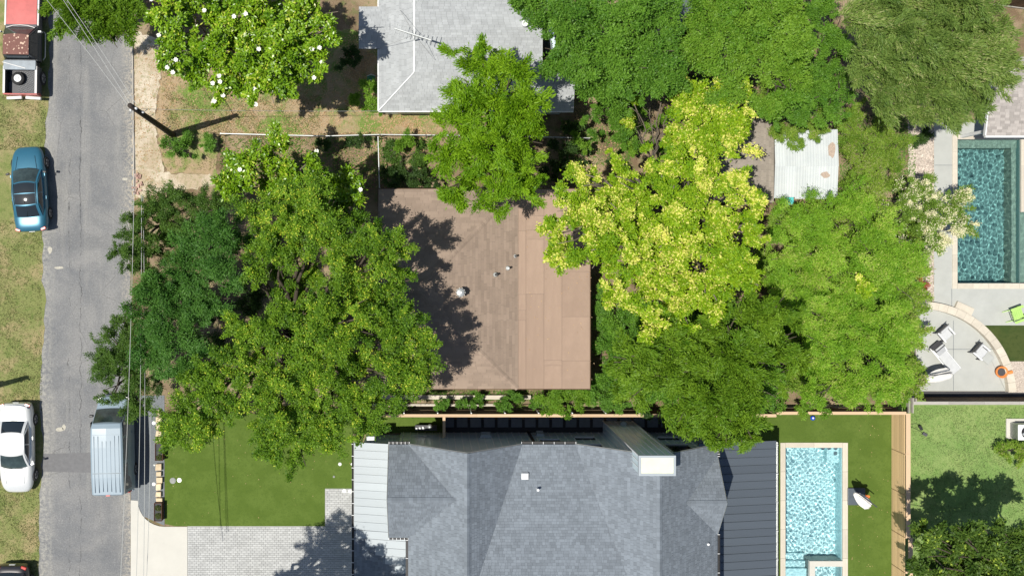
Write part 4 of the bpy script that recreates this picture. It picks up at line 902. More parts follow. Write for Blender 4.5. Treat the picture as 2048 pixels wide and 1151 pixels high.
obj('brake_light', MB().box((0, -b + .01, 2.08), (.22, .07, .05)), M['lamp_red'], t, world=False)
obj('bumper', MB().box((0, -b - .05, .5), (1.8, .16, .22)), pmv, t, world=False, bevel=.04)

# pickup
pr = paint('paint_faded_red', (.50, .12, .11), .0, .55, .2, .15); pk = paint('paint_black', (.03, .035, .042), .2, .4, .4); pw_ = paint('paint_white_trim', (.66, .64, .62), 0, .5, .2)
rusty = bpy.data.materials.new('peeled_roof'); n_, l_, b_ = nt(rusty); v_ = mapv(n_, l_)
vo = n_.new('ShaderNodeTexVoronoi'); vo.inputs['Scale'].default_value = 6.5; l_.new(v_, vo.inputs['Vector']); nz = noise(n_, l_, 1.6, 3, .6, v_)
add = n_.new('ShaderNodeMath'); add.operation = 'SUBTRACT'; l_.new(vo.outputs['Distance'], add.inputs[0]); l_.new(ramp(n_, l_, nz, .35, .7, -.05, .22), add.inputs[1])
c_ = mixc(n_, l_, (.17, .075, .06), (.62, .45, .34), ramp(n_, l_, add.outputs[0], .27, .18)); c_ = mixc(n_, l_, c_, (.24, .11, .09), ramp(n_, l_, noise(n_, l_, 9, 4, .7, v_), .5, .7, 0, .6)); l_.new(c_, b_.inputs['Base Color']); b_.inputs['Roughness'].default_value = .8
t = thing('pickup_truck', 'old pickup with red bonnet, rust spotted cab roof and spare wheel in its bed', 'pickup truck', (-22.3, 11.5, .016), math.radians(-.8))
b, w = 2.75, .95
lo = MB(); R = []
for y, ww, zc in ((-.9, w, 1.02), (.9, w, 1.02), (1.05, w, 1.03), (2.4, w * .96, .98), (b - .05, w * .9, .88), (b, w * .85, .6)): R.append([(-ww * .93, y, .4), (-ww, y, .55), (-ww, y, zc - .12), (-ww * .93, y, zc - .02), (0, y, zc + .01), (ww * .93, y, zc - .02), (ww, y, zc - .12), (ww, y, .55), (ww * .93, y, .4)])
n = 9; vs = [v for r in R for v in r]; fs = [(i * n + k, (i + 1) * n + k, (i + 1) * n + k + 1, i * n + k + 1) for i in range(len(R) - 1) for k in range(n - 1)] + [((i + 1) * n, i * n, i * n + n - 1, (i + 1) * n + n - 1) for i in range(len(R) - 1)] + [tuple(range(n)), tuple(range(len(vs) - 1, len(vs) - n - 1, -1))]
obj('body', lo.add(vs, fs), pk, t, world=False, bevel=.02)
obj('bonnet', MB().grid(lambda u, v: Vector(((u * 2 - 1) * (.84 - .03 * v), 1.06 + 1.6 * v, 1.055 - .10 * v * v + .012 * math.cos((u - .5) * 9) + (.012 if .12 < u < .88 else 0))), 14, 6), pr, t, world=False, smooth=True)
for sg in (-1, 1): obj('wing', MB().box((sg * .895, 1.85, .99), (.10, 1.7, .05), rx=-.03), pw_, t, world=False, bevel=.02)
obj('scuttle', MB().box((0, .98, 1.05), (1.7, .16, .05)), M['frame_dark'], t, world=False, bevel=.02)
def cabv(u, v, s=1): return None
zc = 1.74; wt = .69
cab = MB().add([(-.9, .9, 1.02), (.9, .9, 1.02), (wt + .02, .32, zc - .04), (-wt - .02, .32, zc - .04), (-.9, -.86, 1.02), (.9, -.86, 1.02), (wt + .02, -.72, zc - .04), (-wt - .02, -.72, zc - .04)], [(0, 1, 2, 3), (1, 5, 6, 2), (5, 4, 7, 6), (4, 0, 3, 7), (3, 2, 6, 7)])
obj('cab', cab, pk, t, world=False, bevel=.03)
obj('cab_roof', MB().grid(lambda u, v: Vector(((u * 2 - 1) * wt, -.72 + 1.06 * v + (.06 * (1 - (u * 2 - 1) ** 2) if v > .9 else 0), zc + .02 - .03 * (u * 2 - 1) ** 4 - .02 * (v * 2 - 1) ** 4)), 10, 8), rusty, t, world=False, smooth=True)
obj('windscreen', MB().add([(-.80, .90, 1.09), (.80, .90, 1.09), (.64, .37, zc - .07), (-.64, .37, zc - .07)], [(0, 1, 2, 3)]), M['windscreen'], t, world=False)
obj('screen_strip', MB().tube([(-.78, .86, 1.15), (-.4, .97, 1.16), (0, 1.0, 1.17), (.4, .97, 1.16), (.78, .86, 1.15)], .022, 6), pw_, t, world=False)
obj('rear_window', MB().add([(-.62, -.865, 1.16), (.62, -.865, 1.16), (.58, -.765, zc - .12), (-.58, -.765, zc - .12)], [(0, 3, 2, 1)]), M['carglass'], t, world=False)
for sg in (-1, 1):
    obj('side_window', MB().add([(sg * .895, .78, 1.10), (sg * .895, .02, 1.10), (sg * .735, .0, zc - .10), (sg * .735, .30, zc - .10)], [(0, 1, 2, 3)]), M['carglass'], t, world=False)
    obj('side_window', MB().add([(sg * .895, -.08, 1.10), (sg * .895, -.75, 1.10), (sg * .74, -.66, zc - .10), (sg * .735, -.08, zc - .10)], [(0, 1, 2, 3)]), M['carglass'], t, world=False)
    m_ = obj('mirror', MB().box((sg * 1.10, .62, 1.2), (.16, .08, .22)).tube([(sg * .92, .6, 1.12), (sg * 1.08, .62, 1.16)], .02, 5), M['steel'], t, world=False)
    obj('running_board', MB().tube([(sg * .96, .8, .42), (sg * 1.07, .7, .42), (sg * 1.07, -.6, .42), (sg * .96, -.75, .42)], .03, 6), M['steel'], t, world=False)
    for yw in (1.85, -1.75): wheel(t, sg * .86, yw, .38, .26)
    obj('headlight', MB().box((sg * .68, b + .005, .72), (.3, .05, .16)), M['lamp_clear'], t, world=False)
    obj('tail_light', MB().box((sg * .92, -b + .06, .85), (.1, .06, .26)), M['lamp_red'], t, world=False)
    obj('bed_side', MB().bb(*sorted((sg * .80, sg * .95)), -b + .05, -1.22, .5, 1.12), pk, t, world=False, bevel=.02)
    obj('bed_rail', MB().bb(*sorted((sg * .81, sg * .93)), -b + .05, -1.22, 1.121, 1.15), pw_, t, world=False, bevel=.01)
obj('bed_floor', MB().bb(-.80, .80, -b + .1, -.92, .5, .64), M['frame_dark'], t, world=False)
mb = MB()
for i in range(-5, 6):
    mb.box((.12 + i * .09 * 1, -2.0, .665 + .0), (.018, 1.25, .012), rz=.45)
    mb.box((.15, -2.0 + i * .11, .678), (1.0, .018, .012), rz=.45)
obj('cargo_net', mb, mat('net_grey', (.22, .23, .24), .8), t, world=False, kind='stuff')
obj('tailgate', MB().bb(-.93, .93, -b - .02, -b + .048, .5, 1.10), pr, t, world=False, bevel=.02)
obj('bumper', MB().box((-.52, -b - .12, .55), (.84, .16, .18), rz=.05).box((.52, -b - .12, .55), (.84, .16, .18), rz=-.05), pw_, t, world=False, bevel=.03)
obj('bed_wall', MB().bb(-.80, .80, -.93, -.88, .5, 1.1), pk, t, world=False)
tbx = thing('toolbox', 'long silver toolbox lid across the pickup bed behind the cab', 'toolbox', (-22.3, 11.5, .016), math.radians(-.8))
obj('case', MB().bb(-.80, .80, -1.4, -.95, .8, 1.17), M['steel'], tbx, world=False, bevel=.02); obj('lid', MB().bb(-.88, .88, -1.44, -.93, 1.172, 1.21), mat('brushed', (.20, .24, .28), .45, 0, .25, 3), tbx, world=False, bevel=.02)
obj('strap', MB().box((-.3, -1.2, 1.225), (1.3, .03, .01), rz=-.25), pw_, tbx, world=False)
spw = thing('spare_wheel', 'spare tyre with white rim lying in the pickup bed', 'wheel', (-22.3, 11.5, .016), math.radians(-.8))
tyre = MB(); tyre.lathe([(.18, 0), (.32, .01), (.36, .06), (.36, .17), (.32, .22), (.19, .22)], (-.22, -1.85, .69), 24); obj('tyre', tyre, M['rubber'], spw, world=False, smooth=True)
obj('rim', MB().lathe([(.2, 0), (.2, .03), (.13, .045), (.12, .02), (.05, .02), (.05, .06), (.01, .06)], (-.22, -1.85, .895), 24), M['white'], spw, world=False)
for k in range(5): obj('wheel_nut', MB().cyl((-.22 + .085 * math.cos(k * 1.257), -1.85 + .085 * math.sin(k * 1.257), .93), .018, .03, 6), M['black'], spw, world=False)

# ------------------------------------------------------------------ utility poles and wires
def pole(label, base, top, arms=True):
    t = thing('utility_pole', label, 'utility pole', base); base, top = Vector(base), Vector(top)
    pts = [base.lerp(top, i / 6) for i in range(7)]
    obj('shaft', MB().tube(pts, [.17 - .008 * i for i in range(7)], 12), M['creosote'], t, smooth=True)
    if arms:
        for k, (dz, dx) in enumerate(((-.25, .22), (-.8, -.2), (-1.4, .2))):
            c = top + Vector((0, 0, dz)); br = obj('bracket', MB().tube([c, c + Vector((dx, -.1, 0))], .025, 6), M['steel'], t)
            obj('insulator', MB().lathe([(.03, -.07), (.06, -.05), (.04, 0), (.06, .04), (.02, .08)], tuple(c + Vector((dx, -.1, .02))), 10), M['white'], br)
        obj('ground_wire', MB().tube([base + Vector((-.17, -.05, .2)), base.lerp(top, .45) + Vector((-.16, -.03, 0))], .012, 5), M['steel'], t)
        obj('conduit', MB().tube([base + Vector((-.1, .17, .05)), base.lerp(top, .6) + Vector((-.1, .14, 0))], .035, 8), M['creosote'], t)
        for k in range(5): c = base.lerp(top, .2 + k * .14); obj('step_bolt', MB().tube([c + Vector((.12, .1, 0)), c + Vector((.28, .2, 0))], .014, 5), M['steel'], t)
    return top
ptop = P(260, 211, 8.6)
top = pole('dark leaning utility pole with white insulators beside the shrub', P(346, 270), ptop)
pole('second utility pole on the verge beyond the left edge', P(-58, 785), P(-58, 785) + Vector((-.1, .1, 8.5)))
def wire(label, a, b, sag, r=.011, m='wire_pale', grp='overhead cables'):
    a, b = Vector(a), Vector(b); pts = []
    for i in range(25):
        u = i / 24; p = a.lerp(b, u); p.z -= sag * 4 * u * (1 - u); pts.append(p)
    o = obj('overhead_cable', MB().tube(pts, r, 5), M[m], label=label, cat='cable', group=grp)
    return o
for a_, (px, py), s, lab in ((0, (120, -8), .2, 'pale overhead cable from the pole to the top edge, middle strand'), (1, (127, -8), .3, 'pale overhead cable from the pole to the top edge, right strand'), (2, (86, -6), .5, 'pale overhead cable from the pole over the pickup side of the road')):
    a = top + Vector(((-.05, .12, -.2)[a_], (.05, .1, -.15)[a_], -.3 - .4 * a_)); wire(lab, a, P(px, py, 8.9) + (P(px, py, 8.9) - a) * .3, s)
# the lines that cross the elm and the van, running on to the south
for (x1, y1), (x2, y2), z1_, z2_, lab in (((268, 386), (240, 1180), 7.0, 8.0, 'thin overhead cable crossing the elm and the van roof'), ((283, 390), (272, 1180), 6.6, 7.4, 'thin overhead cable just east of the van'), ((286, 392), (287, 1170), 6.4, 7.0, 'thin overhead cable above the van shadow'), ((300, 800), (292, 1180), 5.0, 6.4, 'thin overhead cable over the gravel strip')):
    wire(lab, P(x1, y1, z1_), P(x2, y2, z2_), .25, .013, 'wire_pale')
a = P(262, 214, 8.0); wire('service cable from the pole top down to the cables over the elm', a, P(270, 390, 7.0), .3, .011, 'wire')
wire('thin service cable from the pole to the pale house eave', top + Vector((.1, .05, -1.4)), P(762, 222, 3.2), .3, .010, 'wire')

# ------------------------------------------------------------------ patio and pool furniture
def local(px, py): return P(px, py)
def armchair(label, px, py, rz, foot=False):
    c = P(px, py, .4); t = thing('patio_armchair', label, 'chair', (c.x, c.y, .122), rz, 'grey cushioned armchairs on the patio')
    for sx in (-.33, .33):
        for sy in (-.3, .3): obj('leg', MB().box((sx, sy, .2), (.05, .05, .4)), M['frame_dark'], t, world=False)
        obj('armrest', MB().box((sx, 0, .60), (.08, .66, .04)), M['white'], t, world=False, bevel=.01)
        for sy in (-.3, .3): obj('arm_post', MB().box((sx, sy, .48), (.04, .04, .22)), M['white'], t, world=False)
    obj('seat_frame', MB().box((0, 0, .36), (.66, .66, .05)), M['frame_dark'], t, world=False)
    obj('seat_cushion', MB().box((0, .03, .44), (.56, .58, .11)), M['cushion'], t, world=False, bevel=.04)
    obj('back_cushion', MB().box((0, -.29, .68), (.56, .12, .48), rx=.25), M['cushion'], t, world=False, bevel=.04)
    obj('back_frame', MB().box((0, -.385, .68), (.68, .04, .52), rx=.25), M['frame_dark'], t, world=False)
    if foot: obj('footrest_cushion', MB().box((0, .58, .40), (.52, .5, .08), rx=-.1), M['concrete_grey'], t, world=False, bevel=.02)
armchair('grey cushioned armchair alone at the top of the patio', 1887, 666, -2.42)
armchair('grey cushioned armchair with slipped cushion near the orange bowl', 1957, 702, -2.28, True)
c = P(1890, 716, .4); t = thing('chaise_longue', 'pale chaise longue set diagonally on the patio', 'chaise longue', (c.x, c.y, .122), -2.45)
for sx in (-.3, .3):
    for sy in (-.85, .85): obj('leg', MB().box((sx, sy, .14), (.05, .05, .28)), M['frame_dark'], t, world=False)
    obj('side_rail', MB().box((sx, 0, .31), (.06, 1.9, .06)), M['white'], t, world=False, bevel=.01)
    obj('armrest', MB().box((sx, -.6, .5), (.06, .5, .04)), M['white'], t, world=False, bevel=.01)
obj('seat_cushion', MB().box((0, .28, .38), (.54, 1.3, .10)), M['cushion'], t, world=False, bevel=.03); obj('back_cushion', MB().box((0, -.60, .55), (.54, .62, .10), rx=-.6), M['cushion'], t, world=False, bevel=.03); obj('back_frame', MB().box((0, -.86, .52), (.6, .06, .5), rx=-.5), M['frame_dark'], t, world=False)
def folded_canopy(mb, a, d, L, r, nz=1.0, seed=1):
    a = Vector(a); d = Vector(d).normalized(); s = d.cross(Vector((0, 0, 1))).normalized(); u = s.cross(d); rr = random.Random(seed); fl = [rr.uniform(.75, 1.25) for _ in range(14)]
    def f(uu, v):
        ang = uu * 2 * math.pi; k = int(uu * 14) % 14; R_ = r * (.25 + .95 * math.sin(min(1, v * 1.25) * math.pi * .62)) * fl[k] * (1 + .25 * math.cos(7 * ang)) * (1 if v < .97 else .7)
        return a + d * L * v + s * R_ * math.cos(ang) + u * R_ * .7 * math.sin(ang)
    return mb.grid(f, 42, 12)
c = P(1865, 745, .1); t = thing('parasol', 'folded pale parasol leaning low over a grey slab base on the patio', 'parasol', (c.x, c.y, .12))
b0 = P(1850, 750, .2)
obj('base', MB().box((b0.x + .05, b0.y, .19), (.95, .8, .13), rz=-.12), M['concrete_grey'], t, bevel=.03)
for i in range(4): piece('base_tile', (b0.x + .05 + (-.23 if i % 2 else .23), b0.y + (-.19 if i < 2 else .19), .27), (.43, .36, .04), M['cap_grey'], t, rz=-.12)
p0 = Vector((b0.x - .1, b0.y - .15, .26)); p1 = P(1848, 752, 1.9) + Vector((0, 0, 0)); p2 = P(1903, 745, 2.1)
obj('mast', MB().tube([p0, p1], .035, 8), M['frame_dark'], t)
obj('canopy', folded_canopy(MB(), P(1846, 760, 1.7), P(1908, 744, 1.3) - P(1846, 760, 1.7), 1.75, .24, seed=3), M['fabric_white'], t)
obj('arm', MB().tube([p1, p2], .03, 8), M['frame_dark'], t)
# parasol on the pool lawn
c = P(1714, 992, .1); t = thing('parasol', 'folded cream and orange cantilever parasol on dark base by the bright pool', 'parasol', (c.x, c.y, .03))
b0 = P(1713, 992, .15); obj('base', MB().box((b0.x, b0.y, .11), (.95, .95, .14)), M['metal_dark'], t, bevel=.03)
for i in range(4): piece('base_tile', (b0.x + (-.235 if i % 2 else .235), b0.y + (-.235 if i < 2 else .235), .19), (.45, .45, .03), M['metal_dark'], t)
m0 = Vector((b0.x + .05, b0.y + .1, .2)); m1 = P(1726, 990, 2.3)
obj('mast', MB().tube([m0, m1], .04, 8), M['black'], t); obj('arm', MB().tube([P(1716, 985, 2.4), P(1754, 1013, 2.1)], .03, 8), M['frame_dark'], t)
obj('canopy', folded_canopy(MB(), P(1708, 986, 2.1), P(1744, 1016, 1.9) - P(1708, 986, 2.1), 1.15, .19, seed=5), M['fabric_white'], t)
obj('orange_band', folded_canopy(MB(), P(1727, 992, 1.9), P(1738, 1000, 1.7) - P(1727, 992, 1.9), .36, .13, seed=8), mat('orange_cloth', (.8, .2, .05), .8), t)
# green slatted garden chair
M['lime'] = mat('lime_paint', (.38, .60, .16), .5)
def slat_chair(label, px, py, rz, m):
    c = P(px, py, .35); t = thing('slatted_chair', label, 'chair', (c.x, c.y, .05), rz)
    for i in range(5): obj('seat_slat', MB().box((0, -.24 + i * .12, .36 - .02 * i + .06), (.54, .10, .022)), M[m], t, world=False)
    for i in range(5): obj('back_slat', MB().box((-.24 + i * .12, -.48, .66), (.10, .024, .72 - .06 * abs(i - 2)), rx=.4), M[m], t, world=False)
    for sg in (-1, 1):
        obj('armrest', MB().box((sg * .36, -.05, .60), (.13, .72, .025)), M[m], t, world=False)
        obj('front_leg', MB().box((sg * .31, .28, .29), (.09, .03, .58)), M[m], t, world=False); obj('rear_leg', MB().box((sg * .30, -.25, .22), (.03, .8, .1), rx=.45), M[m], t, world=False)
slat_chair('lime green slatted garden chair at the right edge beside the turf', 2034, 627, math.radians(-70) , 'lime')
slat_chair('dark slatted garden chair cut off at the right edge behind the lime one', 2066, 636, math.radians(110), 'frame_dark')
# orange bowl
c = P(2001, 743, .3); t = thing('terracotta_bowl', 'round orange terracotta bowl on the end of the curved kerb wall', 'bowl', (c.x, c.y, .122))
obj('bowl', MB().lathe([(.14, 0), (.24, .08), (.32, .24), (.33, .36), (.30, .38), (.28, .32), (.2, .26), (.02, .24)], (c.x, c.y, .122), 24), M['orange'], t, smooth=True)
obj('handle', MB().box((c.x + .43, c.y, .5), (.26, .18, .12), rz=.3), M['orange'], t, bevel=.04); obj('rim_shadow_gap', MB().cyl((c.x, c.y, .40), .22, .02, 16), M['deck_dark'], t).name = 'soil'  # dark disc put in as the shade inside the bowl rim
# air conditioner
c = P(2035, 860, .3); t = thing('air_conditioner', 'white air conditioning unit on a concrete pad at the right edge', 'air conditioner', (c.x, c.y, .012))
obj('pad', MB().bb(PX(2011), PX(2011) + 1.6, PY(876), PY(836), .012, .09), M['concrete_new'], t)
ux0, ux1, uy0, uy1 = PX(2020, .1), PX(2020, .1) + 1.0, PY(874, .1), PY(844, .1)
obj('casing', MB().bb(ux0, ux1, uy0, uy1, .09, .85), M['steel'], t, bevel=.05)
for i in range(12): piece('louvre', (ux0 - .006, uy0 + .06 + i * (uy1 - uy0 - .12) / 11, .47), (.02, .02, .62), M['frame_dark'], t)
cx3, cy3 = (ux0 + ux1) / 2, (uy0 + uy1) / 2; obj('top_cover', MB().bb(ux0 - .01, ux1 + .01, uy0 - .01, uy1 + .01, .852, .88), M['white'], t, bevel=.02)
f = obj('fan_well', MB().cyl((cx3, cy3, .884), .34, .008, 24), M['black'], t)
for k in range(4): obj('fan_blade', MB().box((cx3 + .16 * math.cos(k * 1.57 + .4), cy3 + .16 * math.sin(k * 1.57 + .4), .892), (.3, .12, .008), rz=k * 1.57 + .4), M['steel'], f)
# garden floodlight on the neighbour lawn
c = P(1846, 864, .2); t = thing('garden_floodlight', 'small black floodlight with cable on the neighbour lawn', 'floodlight', (c.x, c.y, .012))
obj('head', MB().box((PX(1841, .3), PY(855, .3), .3), (.13, .26, .1), rz=.6), M['black'], t, bevel=.01); obj('stake', MB().tube([(PX(1841, .1), PY(855, .1), .01), (PX(1841, .3), PY(855, .3), .26)], .015, 6), M['frame_dark'], t)
obj('spike_box', MB().box((PX(1848), PY(867), .08), (.26, .16, .1), rz=-.5), M['frame_dark'], t, bevel=.01); obj('cable', MB().tube([P(1821, 848, .03), P(1832, 846, .03), P(1842, 850, .03), P(1846, 858, .05)], .012, 5).tube([P(1821, 852, .03), P(1834, 858, .03), P(1844, 864, .05)], .012, 5), M['black'], t)
# blue ball
c = P(1625, 835, .12); t = thing('ball', 'bright blue ball against the cedar fence by the pool lawn', 'ball', (c.x, c.y, .03))
obj('ball', MB().lathe([(.13 * math.sin(i * math.pi / 10) + .001, .13 - .13 * math.cos(i * math.pi / 10)) for i in range(11)], (c.x, c.y, .03), 18), mat('blue_rubber', (.02, .08, .55), .4), t, smooth=True)
obj('panel_patch', MB().cyl((c.x - .03, c.y + .02, .285), .05, .02, 12), M['white'], t)
# hose reel beside the pale house
c = P(742, 156, .3); t = thing('hose_reel', 'green hose coiled on a white reel stand by the pale house wall', 'hose reel', (c.x, c.y, 0))
mb = MB()
for k in range(5): mb.tube([(c.x + (.2 - .0 * k) * math.cos(a * .524), c.y - .1 + k * .045, .28 + .2 * math.sin(a * .524)) for a in range(13)], .022, 5, cap=False)
obj('hose', mb, mat('hose_green', (.03, .22, .12), .5), t, kind='stuff')
for s in (-.16, .16): obj('stand', MB().tube([(c.x - .22, c.y + s, 0), (c.x, c.y + s, .55), (c.x + .22, c.y + s, 0)], .03, 6), M['white'], t)
# rack in the side yard beside the gate
c = P(858, 855, .4); t = thing('metal_rack', 'dark metal rack with three white items beside the cedar gate', 'rack', (c.x, c.y, .03))
for z in (.2, .6): obj('shelf', MB().box((PX(852, z), PY(855, z), z), (1.2, .3, .03)), M['frame_dark'], t)
for sx in (-.58, .58):
    for sy in (-.13, .13): obj('post', MB().box((PX(852, .3) + sx, PY(855, .3) + sy, .38), (.03, .03, .7)), M['frame_dark'], t)
for i in range(3): obj('box', MB().box((PX(833 + i * 6.5, .7), PY(857 - i, .7), .66), (.10, .12, .1), rz=.3 * i), M['white'], t)
obj('helmet', MB().lathe([(.14, 0), (.15, .08), (.1, .16), (.01, .19)], (PX(860, .7), PY(853, .7), .62), 14), M['steel'], t, smooth=True)
# debris near the shed
t = thing('log_pile', 'weathered logs and offcuts below the white shed roof', 'logs', P(1620, 408))
for i in range(12):
    c = P(rng.uniform(1560, 1665), rng.uniform(402, 412), .08); a = rng.uniform(-.6, .6); d = Vector((math.cos(a), math.sin(a), 0)) * rng.uniform(.2, .6); obj('log', MB().tube([c - d, c + d], rng.uniform(.04, .09), 7), M['bark_pale'], t)

# pale road marks, a manhole scrap
mb = MB()
for (px, py, w_, h_) in ((100, 500, .15, .25), (119, 535, .3, .1), (121, 858, .28, .16), (128, 853, .12, .2), (250, 358, .2, .1)):
    c = P(px, py); mb.sheet([(c.x + w_ * math.cos(k * .7) * rng.uniform(.6, 1), c.y + h_ * math.sin(k * .7) * rng.uniform(.6, 1)) for k in range(9)], .0125)
obj('road_splash', mb, mat('dried_splash', (.42, .40, .34), .9, var=.2, scale=12), kind='stuff')
mb = MB()
for y0, y1 in ((-900, 330), (905, 944)): pass
mb.sheet(smooth_poly([(84, 907), (186, 904), (186, 944), (84, 942)]), .0125)
obj('road_patch', mb, mat('asphalt_patch', (.15, .15, .155), .92, var=.12, scale=5, bmp=.4), kind='structure')

# ------------------------------------------------------------------ trees, shrubs, ground cover
def tri_mesh(name, p, nrm, d, L, W, tint):
    N = len(p); d = d / np.linalg.norm(d, axis=1, keepdims=True); s = np.cross(nrm, d); s /= np.linalg.norm(s, axis=1, keepdims=True) + 1e-9
    L = L[:, None]; W = W[:, None]; co = np.empty((N, 3, 3), np.float32); co[:, 0] = p - d * L * .35 + s * W * .55; co[:, 1] = p - d * L * .35 - s * W * .55; co[:, 2] = p + d * L * .6
    me = bpy.data.meshes.new(name); me.vertices.add(N * 3); me.vertices.foreach_set('co', co.ravel()); me.loops.add(N * 3); me.loops.foreach_set('vertex_index', np.arange(N * 3, dtype=np.int32))
    me.polygons.add(N); me.polygons.foreach_set('loop_start', np.arange(0, N * 3, 3, dtype=np.int32)); me.update()
    a = me.attributes.new('tint', 'FLOAT', 'FACE'); a.data.foreach_set('value', tint.astype(np.float32)); return me
TRI = {'elm', 'elm_fine', 'willow', 'feather', 'compound', 'mass', 'shrub', 'round'}
def leaf_mesh(name, p, nrm, d, L, W, tint, fold=.18):
    N = len(p); d = d / np.linalg.norm(d, axis=1, keepdims=True)
    s = np.cross(nrm, d); s /= np.linalg.norm(s, axis=1, keepdims=True) + 1e-9; n2 = np.cross(d, s)
    L = L[:, None]; W = W[:, None]; co = np.empty((N, 4, 3), np.float32)
    co[:, 0] = p - d * L * .5; co[:, 1] = p + s * W * .5 + n2 * W * fold - d * L * .05; co[:, 2] = p + d * L * .5; co[:, 3] = p - s * W * .5 + n2 * W * fold - d * L * .05
    me = bpy.data.meshes.new(name); me.vertices.add(N * 4); me.vertices.foreach_set('co', co.ravel()); me.loops.add(N * 4); me.loops.foreach_set('vertex_index', np.arange(N * 4, dtype=np.int32))
    me.polygons.add(N); me.polygons.foreach_set('loop_start', np.arange(0, N * 4, 4, dtype=np.int32)); me.update()
    a = me.attributes.new('tint', 'FLOAT', 'FACE'); a.data.foreach_set('value', tint.astype(np.float32)); return me
def unit(n, r): v = r.normal(size=(n, 3)); return v / np.linalg.norm(v, axis=1, keepdims=True)
TOTAL = [0]
SP = {  # leaf length and width, leaves and sprays per m2 of crown, spray length and width
 'elm': dict(gap=-.46, L=.095, W=.062, dens=2025, cr=.30, wd=.40, cd=8, up=.9),
 'elm_fine': dict(L=.085, W=.042, dens=2025, cr=.30, wd=.34, cd=8, up=.7),
 'compound': dict(L=.12, W=.048, dens=2025, cr=.34, wd=.42, cd=5, up=1.0, out=.9),
 'pecan': dict(L=.19, W=.050, dens=1552, cr=.38, wd=.36, cd=5.5, up=.6, out=1.3),
 'magnolia': dict(gap=-.55, L=.19, W=.09, dens=972, cr=.26, wd=.5, cd=6, up=.8),
 'round': dict(gap=-.5, L=.115, W=.088, dens=1552, cr=.28, wd=.45, cd=7, up=1.0),
 'willow': dict(L=.20, W=.04, dens=1350, cr=.42, wd=.34, cd=6, up=.6, out=1.4, streak=(.8, -.6, .15)),
 'feather': dict(L=.12, W=.032, dens=2092, cr=.36, wd=.42, cd=5, up=.8, streak=(.5, -.2, .3)),
 'mass': dict(L=.12, W=.07, dens=1687, cr=.34, wd=.46, cd=5, up=1.1),
 'shrub': dict(L=.10, W=.052, dens=1755, cr=.22, wd=.5, cd=8, up=.8),
}
def crown_arrays(lobes, sp, seed, flat=.72):
    r = np.random.default_rng(seed); s = SP[sp]; PTS = []; NR = []; DR = []; LL = []; WW = []; TT = []
    jz = [r.uniform(-.75, .55) if zt > 5 else 0 for _, _, _, zt in lobes]; cs = np.array([(*P(x, y, max(.3, zt + j - .55 * rp * (H - zt) / F)), rp * (.95 if zt > 5 else 1) * (H - zt) / F) for (x, y, rp, zt), j in zip(lobes, jz)]); F3 = np.array([1, 1, flat])
    for i, (cx, cy, cz, R) in enumerate(cs):
        area = 3.14 * R * R; nc = max(5, int(area * s['cd']))
        v = unit(nc * 2, r); v = v[v[:, 2] > -.08][:nc]; nc = len(v)
        ph = np.arctan2(v[:, 1], v[:, 0]); ragged = 1 + .10 * np.sin(3 * ph + i * 1.7) + .08 * np.sin(7 * ph + i)
        rad = (r.uniform(.34, 1.04, nc) + (r.random(nc) < .14) * r.uniform(.04, .26, nc)) * ragged
        c = np.array([cx, cy, cz]) + v * rad[:, None] * R * F3
        keep = np.ones(nc, bool)
        for j, (ox, oy, oz, oR) in enumerate(cs):
            if j != i: keep &= ~(np.linalg.norm((c - np.array([ox, oy, oz])) / (oR * F3), axis=1) < .36)
        # small hollows between the sprays
        nz = np.sin(c[:, 0] * 3.1 + 1.3 * np.sin(c[:, 1] * 2.3)) * np.sin(c[:, 1] * 3.4 + 1.1 * np.sin(c[:, 2] * 2.9 + c[:, 0])) + .3 * np.sin(c[:, 2] * 5)
        keep &= (nz > s.get('gap', -.55)); c = c[keep]; v = v[keep]; rad = rad[keep]; nc = len(c)
        if not nc: continue
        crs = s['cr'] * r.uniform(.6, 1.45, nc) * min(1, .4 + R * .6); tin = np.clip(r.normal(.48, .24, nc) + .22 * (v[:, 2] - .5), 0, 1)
        ax = v * np.array([1, 1, .45]) + np.array([0, 0, .25]) + r.normal(size=(nc, 3)) * .45
        if 'streak' in s: ax += np.array(s['streak'])
        ax /= np.linalg.norm(ax, axis=1, keepdims=True)
        w = crs ** 1.7; w = w / w.sum(); n_l = int(area * s['dens'] * min(1, nc / (area * s['cd']) + .03))
        idx = r.choice(nc, n_l, p=w); al = r.uniform(-1, 1, n_l) ** 1; lat = r.normal(size=(n_l, 3)) * (s['wd'] * (1.05 - .45 * np.abs(al)))[:, None]; lat[:, 2] *= .6
        g = ax[idx] * al[:, None] * 1.15 + lat
        p = c[idx] + g * crs[idx][:, None]
        hv = v[idx]; out = ax[idx]
        nrm = np.array([0, 0, s['up']]) + .3 * lat + .3 * hv + r.normal(size=(n_l, 3)) * .5
        d = lat * 1.1 + out * s.get('out', .6) + r.normal(size=(n_l, 3)) * .45
        nrm = nrm - (nrm * d).sum(1, keepdims=True) * d / (d * d).sum(1, keepdims=True) * .8; nrm[nrm[:, 2] < 0] *= -1
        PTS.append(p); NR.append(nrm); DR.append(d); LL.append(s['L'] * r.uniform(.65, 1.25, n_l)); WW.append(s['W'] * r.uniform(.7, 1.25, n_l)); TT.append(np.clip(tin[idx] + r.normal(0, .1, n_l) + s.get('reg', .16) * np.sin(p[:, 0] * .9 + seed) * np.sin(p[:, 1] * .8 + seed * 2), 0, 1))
    return [np.concatenate(x) for x in (PTS, NR, DR, LL, WW, TT)], cs
